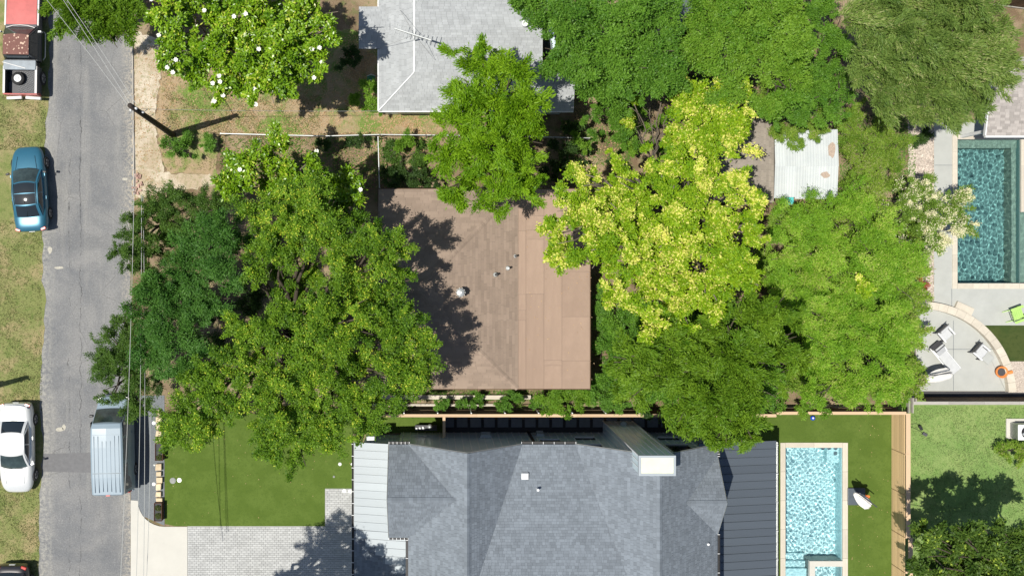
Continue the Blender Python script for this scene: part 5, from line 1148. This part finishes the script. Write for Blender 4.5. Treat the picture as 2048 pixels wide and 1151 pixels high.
def limb(mb, a, b, r0, r1, bow=.12, n=5, seed=0):
    g = random.Random(seed); pts = []; L_ = (b - a).length
    for i in range(n + 1):
        u = i / n; p = a.lerp(b, u) + Vector((g.uniform(-1, 1), g.uniform(-1, 1), g.uniform(-.4, .4))) * L_ * .04 * math.sin(u * math.pi); p.z += bow * L_ * math.sin(u * math.pi) * (1 if b.z > a.z else -1) * .4; pts.append(p)
    mb.tube(pts, [r0 + (r1 - r0) * i / n for i in range(n + 1)], 7)
def flowers_mesh(me_name, p, n_pet, size, r):
    vs = []; fs = []
    for q in p:
        for k in range(n_pet):
            a = k * 2 * math.pi / n_pet + r.uniform(0, .6); e = r.uniform(.1, .5); d = np.array([math.cos(a), math.sin(a), e]); s_ = np.array([-math.sin(a), math.cos(a), 0]) * .38 * size; b = len(vs)
            vs += [tuple(q), tuple(q + d * size * .6 + s_), tuple(q + d * size * 1.05), tuple(q + d * size * .6 - s_)]; fs.append((b, b + 1, b + 2, b + 3))
    mb = MB(); mb.v = vs; mb.f = fs; return mb
def tree(label, cat, lobes, sp, m, seed, base=None, trunk_r=.22, name='tree', group=None, bark='bark', flat=.72, branches=True, nfl=0, fl=None):
    A, cs = crown_arrays(lobes, sp, seed, flat); cx, cy = (cs[:, 0] * cs[:, 3]).sum() / cs[:, 3].sum(), (cs[:, 1] * cs[:, 3]).sum() / cs[:, 3].sum()
    if base: b = P(*base); cx, cy = b.x, b.y
    t = thing(name, label, cat, (cx, cy, 0), 0, group); L_ = np.array([cx, cy, 0])
    low = float((cs[:, 2] - cs[:, 3] * .5).min()); fork = Vector((cx, cy, max(.25, min(low * .6, 2.6))))
    mb = MB(); limb(mb, Vector((cx, cy, -.05)), fork, trunk_r * 1.25, trunk_r, 0, 5, seed); obj('trunk', mb, M[bark], t, smooth=True)
    if branches:
        for i, (x, y, z, R) in enumerate(cs):
            if R < .55: continue
            e = Vector((x, y, z + R * .35)); mb = MB(); limb(mb, fork - Vector((0, 0, .1)), e, trunk_r * .42, .022, .2, 6, seed + i)
            for k in range(3):
                a = random.Random(seed * 31 + i * 7 + k).uniform(0, 6.28); o_ = fork.lerp(e, .6 + .1 * k); o_.z += .1; limb(mb, o_, Vector((x + R * .8 * math.cos(a), y + R * .8 * math.sin(a), z + R * .25)), trunk_r * .18, .015, .1, 3, seed + k)
            obj('limb', mb, M[bark], t, smooth=True)
    me = (tri_mesh if sp in TRI else leaf_mesh)('crown', A[0] - L_, *A[1:]); me.materials.append(m); o = bpy.data.objects.new('crown', me); link(o); o.parent = t; o['kind'] = 'stuff'; TOTAL[0] += len(A[0])
    if nfl:
        r = np.random.default_rng(seed + 5); c = []
        while len(c) < nfl:
            i = r.integers(len(cs)); v = unit(1, r)[0]; v[2] = abs(v[2]) * .7 + .35; v /= np.linalg.norm(v); p = cs[i, :3] + v * cs[i, 3] * np.array([1, 1, flat]) * 1.02
            if all(np.linalg.norm((p - cs[j, :3]) / cs[j, 3]) > .9 for j in range(len(cs)) if j != i): c.append(p)
        for p in c[:300]:
            mbf = flowers_mesh('flower', [p + np.array([0, 0, .06])], fl[1], fl[0], r); obj('flower', mbf, fl[2], t)
    return t
LM = lambda *a, **k: leafmat(*a, **k)
M['lf_elm'] = LM('leaf_elm', (.030, .115, .010), (.32, .53, .035), (.68, .74, .08), .16)
M['lf_fine'] = LM('leaf_fine', (.045, .115, .02), (.15, .27, .04))
M['lf_blue'] = LM('leaf_blue', (.04, .135, .022), (.14, .31, .05))
M['lf_mag'] = LM('leaf_magnolia', (.06, .18, .006), (.34, .54, .02), (.56, .62, .08), .16, gloss=.035, rough=.35, transl=.25)
M['lf_pecan'] = LM('leaf_pecan', (.10, .26, .008), (.32, .52, .02))
M['lf_pecan2'] = LM('leaf_pecan_low', (.08, .20, .012), (.26, .42, .03))
M['lf_yel'] = LM('leaf_yellow_blossom', (.12, .30, .01), (.52, .68, .03), (.88, .84, .22), .55)
M['lf_mid'] = LM('leaf_mid', (.06, .18, .018), (.22, .42, .045))
M['lf_mid2'] = LM('leaf_mid_bright', (.09, .24, .015), (.28, .46, .05))
M['lf_olive'] = LM('leaf_olive', (.09, .18, .03), (.32, .44, .10), (.46, .48, .2), .2)
M['lf_lime'] = LM('leaf_lime', (.12, .32, .015), (.44, .66, .07), (.56, .62, .16), .25)
M['lf_lime2'] = LM('leaf_lime_mixed', (.11, .25, .025), (.38, .52, .07), (.46, .42, .22), .2)
M['lf_white'] = LM('leaf_white_blossom', (.10, .22, .02), (.34, .48, .08), (.92, .88, .62), 1.1)
M['lf_shrub'] = LM('leaf_shrub', (0.072, 0.182, 0.026), (0.208, 0.416, 0.052))
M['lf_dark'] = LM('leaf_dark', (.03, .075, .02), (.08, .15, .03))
M['petal'] = mat('white_petal', (.80, .79, .70), .6, var=.05)
M['lf_red'] = LM('leaf_red', (0.390, 0.078, 0.052), (0.585, 0.182, 0.104))
Z = lambda z, l: [(x, y, r, z + (dz[0] if dz else 0)) for x, y, r, *dz in l]

# left: the elms over the road and the brown house
tree('tall yellow-green elm spreading between the road and the brown roof', 'tree', Z(9.5, [(545, 430, 70), (610, 400, 60), (640, 450, 75), (560, 490, 60), (700, 500, 85, .3), (770, 495, 60), (810, 545, 35), (745, 580, 80, .3), (690, 640, 85, .5), (800, 660, 60), (820, 720, 60), (625, 655, 50, .6), (655, 600, 40, .3), (640, 710, 85, .6), (720, 770, 85), (800, 770, 55), (545, 650, 60, .3), (500, 720, 75), (560, 780, 80), (440, 780, 75), (380, 830, 60, -1), (350, 870, 38, -2), (420, 850, 45, -1), (640, 820, 70, -.5), (560, 850, 60, -.8), (545, 895, 38, -1.5), (600, 905, 38, -1.6), (660, 870, 40, -1.4), (730, 845, 42, -1), (520, 540, 34, -.4), (855, 690, 32), (475, 650, 35), (590, 600, 34, -3.2), (560, 560, 30, -3), (625, 560, 34, -3.4), (600, 640, 30, -3)]),
     'elm', M['lf_elm'], 11, base=(600, 650), trunk_r=.38)
tree('blue-green compound-leaved tree over the road edge west of the elm', 'tree', Z(8.4, [(400, 500, 60), (440, 460, 45), (350, 560, 70), (420, 590, 60), (300, 620, 50, -.5), (360, 660, 65), (450, 540, 45), (310, 700, 50, -.6), (300, 570, 40, -.8), (380, 720, 50, -.3), (480, 470, 40, -.5)]),
     'compound', M['lf_blue'], 12, base=(400, 590), trunk_r=.25)
tree('fine-leaved dark elm reaching over the road near the brick pile', 'tree', Z(6.2, [(300, 420, 50), (270, 470, 45), (350, 410, 45), (400, 400, 35), (325, 480, 55), (255, 510, 42), (290, 530, 40), (380, 460, 50), (430, 420, 40), (235, 495, 22), (340, 385, 25)]),
     'elm_fine', M['lf_fine'], 13, base=(350, 450), trunk_r=.18)
tree('fine-leaved dark elm hanging over the nose of the silver van', 'tree', Z(6.0, [(235, 680, 45), (215, 720, 38), (265, 700, 45), (235, 750, 45), (275, 760, 45), (260, 805, 38), (205, 700, 22), (290, 660, 40), (250, 640, 30), (280, 820, 25), (225, 785, 25)]),
     'elm_fine', M['lf_fine'], 14, base=(310, 720), trunk_r=.18)
tree('magnolia with a few white flowers against the chain link fence', 'magnolia', Z(6.5, [(500, 335, 50), (470, 370, 38), (550, 305, 42), (560, 350, 50), (620, 370, 45), (680, 380, 45), (710, 400, 40), (690, 430, 40), (640, 420, 50), (565, 285, 22), (620, 320, 25), (720, 370, 22)]),
     'magnolia', M['lf_mag'], 15, base=(600, 390), trunk_r=.2, bark='bark_pale', nfl=5, fl=(.12, 7, M['petal']))
tree('large magnolia dotted with white flowers in the pale house front yard', 'magnolia', Z(8.5, [(330, 25, 45), (370, 75, 55), (430, 40, 70), (400, 130, 50), (460, 110, 70), (520, 60, 80), (530, 140, 65), (600, 60, 75), (590, 140, 55), (640, 30, 50), (480, 165, 45), (560, 180, 40), (620, 110, 45), (430, 170, 35), (350, 120, 30), (650, 80, 35), (500, 0, 60), (390, -10, 60), (640, 155, 22), (440, 205, 14), (505, 195, 20)]),
     'magnolia', M['lf_mag'], 16, base=(510, 100), trunk_r=.34, bark='bark_pale', nfl=26, fl=(.115, 7, M['petal']))
tree('dark green tree over the top of the road beside the pickup', 'tree', Z(6.6, [(150, 15, 48), (205, 35, 52), (250, 20, 48), (225, 78, 30), (120, 5, 35), (170, 60, 30), (118, 62, 16), (255, 65, 26), (200, -20, 60), (270, -10, 40)]),
     'pecan', M['lf_pecan2'], 17, base=(235, 10), trunk_r=.2)
# centre pecan
tree('bright green long-leaved tree between the pale and the brown roofs', 'tree', Z(8.6, [(965, 130, 42), (1020, 150, 45), (940, 190, 45), (1000, 210, 60, .3), (1055, 215, 48), (920, 250, 50), (1050, 275, 48), (980, 290, 62, .4), (900, 310, 46), (945, 350, 48), (1030, 340, 50), (910, 385, 32), (985, 385, 42), (1050, 380, 30), (960, 100, 20), (900, 110, 16), (1080, 250, 24), (1015, 118, 22), (875, 275, 22), (950, 415, 16), (1000, 420, 16)]),
     'pecan', M['lf_pecan'], 18, base=(975, 290), trunk_r=.28)
# upper right mass
tree('broad mid-green tree overlapping the east end of the pale roof', 'tree', Z(8.6, [(1070, 20, 50), (1130, 50, 65), (1190, 30, 65), (1120, 110, 45), (1170, 120, 60), (1230, 90, 65), (1250, 150, 55), (1300, 110, 60), (1300, 180, 42), (1270, 20, 60), (1340, 40, 42, -1), (1350, 150, 45, -.6), (1205, 175, 45, -1.5), (1235, 205, 36, -2.4), (1180, 165, 34, -2), (1290, 20, 50, -1), (1100, -10, 55), (1030, 5, 20)]),
     'mass', M['lf_mid'], 19, base=(1190, 120), trunk_r=.3)
tree('lighter green tree at the top right of the yellow blossoming tree', 'tree', Z(7.6, [(1420, 40, 60), (1480, 60, 60), (1540, 50, 65), (1590, 90, 40, .3), (1440, 120, 55), (1510, 130, 65), (1570, 145, 50), (1460, 180, 42), (1540, 200, 45), (1400, 90, 40), (1450, -10, 60), (1560, 0, 50), (1500, -20, 50), (1590, 40, 30)]),
     'mass', M['lf_mid2'], 20, base=(1500, 90), trunk_r=.26)
tree('dim green thicket tree between the bright crown and the olive crown', 'tree', Z(6.2, [(1640, 50, 50), (1660, 110, 50), (1620, 170, 50), (1680, 170, 40), (1600, 220, 40), (1650, 215, 40), (1640, -10, 50), (1590, 180, 40), (1560, 225, 30)]),
     'shrub', M['lf_mid'], 21, base=(1640, 130), trunk_r=.18)
tree('wide olive-green fine drooping tree filling the upper right corner', 'tree', Z(9.2, [(1730, 40, 60), (1800, 20, 70), (1870, 40, 75), (1940, 60, 75), (1760, 100, 65), (1830, 100, 75), (1900, 120, 75), (1970, 130, 60), (1730, 150, 50), (1800, 170, 65), (1870, 190, 65), (1930, 180, 55), (1840, 230, 42), (1780, 210, 38), (2000, 80, 45), (1990, 160, 36), (1900, 230, 30), (1860, -20, 60), (1780, -20, 60), (1950, 5, 50), (2020, 130, 22), (1960, 215, 18), (1920, 245, 14)]),
     'willow', M['lf_olive'], 22, base=(1860, 110), trunk_r=.34)
# yellow blossoming tree
tree('large tree covered in pale yellow blossom east of the brown roof', 'tree', Z(8.8, [(1150, 420, 50), (1115, 460, 36), (1120, 510, 36), (1190, 380, 48), (1210, 450, 60), (1180, 500, 48), (1260, 390, 52), (1290, 460, 62), (1250, 520, 55), (1340, 410, 52), (1360, 490, 62), (1310, 560, 60), (1420, 440, 52), (1440, 520, 58), (1390, 580, 55), (1490, 410, 40), (1500, 470, 36), (1480, 530, 40), (1230, 580, 42), (1290, 630, 42), (1350, 640, 42), (1300, 670, 22), (1430, 600, 36), (1170, 350, 30), (1250, 345, 30), (1320, 350, 40), (1400, 370, 50), (1470, 370, 36), (1380, 330, 42), (1500, 555, 28)]),
     'round', M['lf_yel'], 23, base=(1320, 450), trunk_r=.32, bark='bark_pale')
tree('smaller yellow blossoming tree with bare grey limbs in a gap', 'tree', Z(7.6, [(1400, 190, 42), (1440, 170, 30), (1440, 230, 48), (1480, 215, 36), (1390, 260, 48), (1460, 280, 48), (1420, 310, 42), (1365, 300, 34), (1495, 180, 22), (1270, 205, 24, -2), (1255, 245, 18, -2.5), (1345, 185, 32, -1.2), (1365, 230, 36, -.6), (1375, 180, 30), (1385, 215, 34), (1350, 280, 30, -1.5), (1290, 300, 18, -3), (1225, 300, 18, -4), (1500, 250, 20)]),
     'round', M['lf_yel'], 24, base=(1330, 350), trunk_r=.12, bark='bark_pale', branches=False)
mb_t = thing('bare_tree', 'bare grey forked limbs rising in the gap beside the yellow tree', 'tree', (P(1304, 320, 2.5).x, P(1304, 320, 2.5).y, 0))
B0 = P(1303, 322, 2.6); obj('trunk', MB().tube([(B0.x, B0.y, 0), B0], [.16, .12], 8), M['bark_pale'], mb_t, smooth=True)
for i, (a, b_, z, r_) in enumerate(((1268, 208, 6.2, .06), (1300, 215, 6.0, .05), (1322, 205, 6.6, .065), (1340, 214, 6.2, .06), (1352, 224, 6.0, .05), (1275, 262, 4.6, .045), (1262, 243, 4.8, .03), (1315, 225, 5.6, .05))):
    mb = MB(); e = P(a, b_, z); limb(mb, B0, e, r_ * .95, r_ * .3, .12, 7, 50 + i)
    for k in range(3): g = B0.lerp(e, .5 + .17 * k); limb(mb, g + Vector((0, 0, .25)), g + Vector((rng.uniform(-.7, .7), rng.uniform(.1, .8), rng.uniform(.2, .7))), r_ * .3, .008, .1, 3, i * 5 + k)
    obj('limb', mb, M['bark_pale'], mb_t, smooth=True)
# lime thicket and its neighbours
tree('feathery lime green tree north part of the thicket below the white shed', 'tree', Z(6.0, [(1580, 450, 45), (1640, 435, 50), (1700, 425, 50), (1750, 450, 45), (1600, 510, 52), (1670, 500, 58), (1740, 510, 52), (1800, 520, 42), (1560, 510, 30), (1640, 560, 50), (1720, 570, 55), (1790, 580, 48)]),
     'feather', M['lf_lime'], 25, base=(1680, 500), trunk_r=.16)
tree('feathery lime green tree south part of the thicket beside the curved patio', 'tree', Z(6.0, [(1610, 620, 50), (1680, 630, 58), (1750, 640, 55), (1800, 650, 34), (1640, 690, 52), (1710, 700, 58), (1780, 710, 45), (1660, 760, 50), (1730, 770, 52), (1790, 770, 36), (1620, 790, 30), (1700, 805, 24), (1755, 808, 20), (1580, 590, 42), (1600, 660, 34, -1.5), (1610, 730, 32, -1.5), (1640, 620, 40, -1), (1560, 560, 34, -1.5)]),
     'feather', M['lf_lime'], 26, base=(1700, 700), trunk_r=.16)
tree('long-leaved green tree overhanging the grey house east corner', 'tree', Z(8.8, [(1260, 710, 48), (1320, 690, 50), (1390, 680, 56), (1450, 650, 52), (1510, 640, 52), (1550, 610, 36), (1280, 760, 48), (1340, 750, 58), (1410, 740, 62, .3), (1480, 720, 60, .3), (1545, 700, 52), (1370, 805, 52), (1440, 800, 60), (1510, 780, 52), (1560, 760, 36), (1420, 845, 40), (1480, 850, 42), (1450, 882, 26, -.6), (1500, 875, 26, -.5), (1230, 740, 26, -1), (1600, 720, 30, -1), (1575, 640, 34, -1), (1570, 680, 30), (1390, 850, 22)]),
     'pecan', M['lf_pecan2'], 27, base=(1410, 720), trunk_r=.3)
tree('tangled lime vine growing up over the corrugated shed roof', 'vine', Z(3.7, [(1570, 215, 30), (1610, 205, 34), (1655, 215, 30), (1565, 250, 28), (1600, 255, 26), (1635, 245, 24), (1540, 180, 30), (1600, 170, 30), (1585, 272, 20), (1625, 266, 22), (1560, 268, 18), (1605, 284, 14), (1650, 252, 18)]),
     'feather', M['lf_lime2'], 28, base=(1600, 215), trunk_r=.06, name='vine', branches=False, flat=.4)
tree('rough green scrub east of the white shed', 'shrub', Z(2.6, [(1700, 290, 34), (1745, 270, 34), (1715, 340, 36), (1760, 320, 40), (1790, 290, 26), (1700, 385, 34), (1750, 380, 40), (1730, 420, 34), (1690, 250, 26), (1720, 230, 26), (1800, 340, 28), (1770, 240, 26)]),
     'feather', M['lf_lime2'], 29, base=(1740, 330), trunk_r=.06, name='shrub', flat=.5)
tree('shrub smothered in creamy white blossom overhanging the teal pool', 'tree', Z(3.9, [(1800, 400, 40), (1840, 370, 30), (1850, 420, 46), (1900, 410, 42), (1880, 460, 40), (1920, 450, 28), (1830, 465, 38), (1930, 395, 20), (1780, 440, 30), (1860, 490, 22)]),
     'shrub', M['lf_white'], 30, base=(1858, 420), trunk_r=.12)
tree('dark tree filling the bottom right corner with light green shoots', 'tree', Z(7.2, [(1865, 1090, 34), (1900, 1120, 50), (1960, 1110, 55), (2020, 1120, 58), (1850, 1135, 34), (1880, 1160, 60), (1960, 1170, 60), (2040, 1180, 60), (2060, 1090, 40), (1845, 1060, 22), (1985, 1072, 34), (1920, 1075, 34), (2030, 1068, 36), (1880, 1062, 22)]),
     'magnolia', LM('leaf_shoot', (.045, .105, .02), (.16, .26, .035), (.45, .58, .08), .09), 31, base=(1960, 1100), trunk_r=.24)
tree('tall tree south of the frame whose shadow falls on the driveway', 'tree', Z(12.5, [(530, 1240, 42), (470, 1245, 48), (420, 1275, 55), (580, 1275, 55), (500, 1300, 75), (345, 1330, 50), (410, 1350, 70), (570, 1345, 75), (640, 1330, 55), (480, 1380, 80), (600, 1410, 80), (330, 1400, 60)]),
     'elm', M['lf_elm'], 32, base=(500, 1180), trunk_r=.35)
# shrubs
def shrub(label, lobes, z, m, seed, sp='shrub', base=None, group=None, cat='shrub', **k): return tree(label, cat, Z(z, lobes), sp, M[m], seed, base=base, trunk_r=.04, name='shrub', flat=.75, group=group, **k)
shrub('leafy green shrub at the foot of the utility pole', [(345, 290, 26), (380, 292, 26), (410, 285, 20), (360, 268, 14), (395, 308, 14), (330, 278, 12)], .9, 'lf_shrub', 40)
shrub('round bright shrub against the west wall of the pale house', [(730, 185, 26), (745, 205, 22), (715, 200, 18), (760, 222, 14), (740, 172, 16)], 1.4, 'lf_mid2', 41)
shrub('dark shrub below the porch wing of the pale house', [(705, 115, 24), (725, 110, 18), (690, 128, 16)], 1.2, 'lf_dark', 42)
shrub('small pinnate shrub on the chain link fence by the centre tree', [(800, 285, 18), (815, 280, 14)], 1.2, 'lf_mid2', 43, sp='compound')
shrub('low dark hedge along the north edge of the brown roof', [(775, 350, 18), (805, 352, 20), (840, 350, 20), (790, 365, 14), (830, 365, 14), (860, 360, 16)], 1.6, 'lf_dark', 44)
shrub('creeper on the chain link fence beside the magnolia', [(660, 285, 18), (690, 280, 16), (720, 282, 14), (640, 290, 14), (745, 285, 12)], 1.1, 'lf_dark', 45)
shrub('grey-green weeds beside the short chain link fence', [(780, 300, 20), (830, 305, 24), (800, 325, 20), (845, 325, 18)], .5, 'lf_fine', 46)
for i, (x, y, r, z) in enumerate(((880, 812, 16, 1.2), (925, 812, 18, 1.3), (952, 798, 12, .9), (1008, 812, 20, 1.5), (1030, 800, 16, 1.2), (1075, 810, 18, 1.5), (1095, 806, 24, 1.9), (1125, 800, 28, 2.1), (1160, 802, 26, 2.1), (1195, 798, 28, 2.2), (1225, 808, 26, 2.2), (1150, 785, 16, 1.6), (1190, 780, 18, 1.7))):
    lab = ['low sprig of green by the lower block wall near the elm', 'small bush in front of the lower block wall', 'small green clump on the upper block wall', 'bush west of the spiky grass by the cedar fence', 'bush just above the spiky grass by the cedar fence', 'thin bush east of the spiky grass', 'bright yellow-green bush on the cedar fence, first of the dense row', 'bushy crown second along the dense row on the cedar fence', 'bushy crown third along the dense row on the cedar fence', 'bushy crown fourth along the dense row on the cedar fence', 'bushy crown at the east end of the dense row by the chimney', 'small bush below the brown roof south-east corner', 'small bush just east of the brown roof corner'][i]
    shrub(lab, [(x, y, r), (x + r * .6, y - r * .3, r * .7), (x - r * .5, y - r * .35, r * .65)], z, 'lf_mid2' if i in (6, 7, 8) else 'lf_shrub', 60 + i, group='bushes along the cedar fence', sp='shrub')
shrub('loose green bush against the east edge of the brown roof', [(1205, 620, 22), (1215, 660, 24), (1205, 700, 24), (1225, 735, 20), (1200, 760, 20), (1195, 590, 14)], 1.8, 'lf_shrub', 80)
shrub('small green shrub in the gap north of the yellow tree', [(1190, 190, 22), (1200, 225, 22), (1195, 265, 18), (1230, 240, 20), (1180, 165, 22), (1250, 285, 20), (1165, 245, 14), (1255, 225, 20), (1240, 265, 20), (1215, 205, 22), (1265, 310, 20), (1170, 205, 20)], 2.4, 'lf_mid', 81)
shrub('rounded variegated shrub south of the air conditioner', [(2020, 895, 24), (2045, 900, 26), (2010, 910, 14), (2035, 915, 20)], 1.0, 'lf_lime2', 82)
shrub('small shrub with red leaves at the gravel bed by the pool terrace', [(1842, 565, 13), (1836, 575, 10)], .9, 'lf_red', 83)
shrub('blue-grey agave clump shaded by the olive tree', [(1835, 275, 14), (1850, 268, 12)], .6, 'lf_dark', 84, sp='compound')
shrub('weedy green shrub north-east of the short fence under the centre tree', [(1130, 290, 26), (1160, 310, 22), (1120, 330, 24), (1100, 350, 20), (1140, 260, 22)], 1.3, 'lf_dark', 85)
shrub('lime bush at the corner of the cedar fence and the patio boards', [(1800, 800, 16), (1785, 808, 12), (1640, 812, 22), (1600, 812, 20)], 1.9, 'lf_mid2', 86)
shrub('small yellow-leaved bush in the lime thicket', [(1725, 565, 16), (1735, 575, 12)], 6.6, 'lf_yel', 87, sp='round')
shrub('ivy growing over the fence top under the overhanging tree', [(1300, 838, 14), (1330, 842, 18), (1370, 840, 18), (1400, 842, 16), (1345, 852, 14)], 2.3, 'lf_dark', 88)
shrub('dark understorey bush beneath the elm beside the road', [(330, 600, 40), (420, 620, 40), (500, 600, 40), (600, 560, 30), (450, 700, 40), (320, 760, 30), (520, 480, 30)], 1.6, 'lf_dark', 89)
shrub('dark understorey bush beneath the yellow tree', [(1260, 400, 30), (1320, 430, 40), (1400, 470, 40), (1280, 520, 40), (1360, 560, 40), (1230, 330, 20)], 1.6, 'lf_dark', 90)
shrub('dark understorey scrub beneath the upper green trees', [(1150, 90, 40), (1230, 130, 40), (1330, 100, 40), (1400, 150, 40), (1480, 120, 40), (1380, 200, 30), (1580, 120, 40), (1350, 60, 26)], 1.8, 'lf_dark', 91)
shrub('green undergrowth in the gap south of the upper green trees', [(1240, 215, 26), (1265, 250, 26), (1285, 205, 24), (1300, 250, 20), (1255, 290, 24), (1330, 300, 20), (1340, 250, 22), (1290, 290, 18), (1160, 290, 22)], 2.0, 'lf_mid2', 95, branches=False)
shrub('lime undergrowth filling the floor of the feathery thicket', [(x, y, 34) for x in range(1590, 1821, 46) for y in range(440, 800, 46)] , 2.2, 'lf_lime2', 92, sp='mass', branches=False)
shrub('low green undergrowth beneath the tree beside the grey house', [(x, y, 34) for x in range(1230, 1570, 52) for y in range(640, 800, 50)], 1.9, 'lf_mid', 93, sp='mass', branches=False)
shrub('green undergrowth in the gap between scrub and yellow tree', [(1560, 430, 20), (1540, 470, 22), (1535, 520, 24), (1550, 570, 22)], 2.4, 'lf_lime2', 94, sp='mass', branches=False)
# spiky grass clump
c = P(1040, 812, .5); t = thing('spiky_grass', 'spiky pale yucca-like clump by the cedar fence', 'plant', (c.x, c.y, 0)); 
for i in range(22):
    a = i * .9; e = Vector((math.cos(a), math.sin(a), rng.uniform(.5, 1.6))).normalized() * rng.uniform(.45, .75); s = Vector((-math.sin(a), math.cos(a), 0)) * .025; o_ = Vector((c.x, c.y, .15))
    obj('leaf', MB().add([o_ - s, o_ + s, o_ + e * .6 + s * .7 + Vector((0, 0, .02)), o_ + e, o_ + e * .6 - s * .7 + Vector((0, 0, .02))], [(0, 1, 2, 3, 4)]), M['lf_olive'], t)

# leaf litter, weeds and grass tufts
def scatter(name, polys, n, size, m, z, up=.9, asp=.6, seed=1, h=0, label=None, cat=None):
    r = np.random.default_rng(seed); pts = []
    for (x0, y0, x1, y1, w) in polys:
        k = int(n * w); pts.append(np.stack([r.uniform(PX(x0), PX(x1), k), r.uniform(PY(y1), PY(y0), k), np.full(k, z)], 1))
    p = np.concatenate(pts); N = len(p); cl = np.sin(p[:, 0] * 2.1 + np.cos(p[:, 1] * 1.3) * 2) * np.sin(p[:, 1] * 1.9 + p[:, 0] * .7); keep = r.random(N) < (.35 + .65 * (cl > -.1)); p = p[keep]; N = len(p)
    d = r.normal(size=(N, 3)); d[:, 2] = np.abs(d[:, 2]) * h * 2 if h else d[:, 2] * .15
    nr = np.array([0, 0, up]) + r.normal(size=(N, 3)) * .3; p[:, 2] += size * .3 * (1 if h else .2)
    me = leaf_mesh(name, p, nr, d, size * r.uniform(.6, 1.4, N), size * asp * r.uniform(.6, 1.3, N), r.random(N)); me.materials.append(m); o = bpy.data.objects.new(name, me); link(o); setp(o, label, cat, kind='stuff'); TOTAL[0] += N
M['litter'] = LM('fallen_leaf', (.30, .17, .08), (.58, .42, .24), transl=.1); M['blade'] = LM('grass_blade', (.10, .14, .04), (.26, .26, .10), (.42, .36, .2), .15); M['blade2'] = LM('lawn_blade', (.12, .18, .06), (.22, .29, .11))
scatter('fallen_leaves', [(322, 70, 760, 268, .5), (440, 262, 860, 380, .25), (690, 100, 760, 225, .08), (760, 222, 890, 268, .1), (1150, 180, 1250, 380, .15), (1560, 398, 1680, 415, .04), (265, 90, 330, 400, .05)], 15000, .085, M['litter'], .02, seed=1)
scatter('grass_tufts', [(-60, 190, 92, 300, .2), (-60, 440, 84, 820, .45), (-60, 960, 78, 1160, .3), (330, 190, 640, 266, .2), (325, 90, 440, 340, .1)], 30000, .075, M['blade'], .02, h=.5, asp=.3, seed=2)
scatter('lawn_grass', [(1822, 812, 2060, 1160, 1)], 22000, .07, M['blade2'], .014, h=.5, asp=.3, seed=3)
scatter('weeds', [(440, 275, 860, 375, .4), (1120, 240, 1260, 330, .2), (1680, 230, 1830, 420, .5), (760, 780, 1240, 800, .25)], 16000, .11, M['lf_shrub'], .03, h=.4, asp=.4, seed=4)
scatter('turf_leaves', [(330, 850, 700, 1045, .5), (1700, 835, 1780, 1150, .5)], 130, .06, M['litter'], .035, seed=5)
scatter('gravel_stones', [(1818, 242, 1868, 600, .7), (2008, 724, 2060, 782, .3)], 4200, .085, mat('pink_stone', (.45, .36, .31), .9, island=.45, c2=(.62, .54, .47)), .035, asp=.8, seed=6)
scatter('roof_leaves', [(1040, 385, 1175, 770, .7), (800, 380, 1030, 400, .1)], 150, .07, M['litter'], 3.0, seed=9)
print('LEAVES', TOTAL[0])
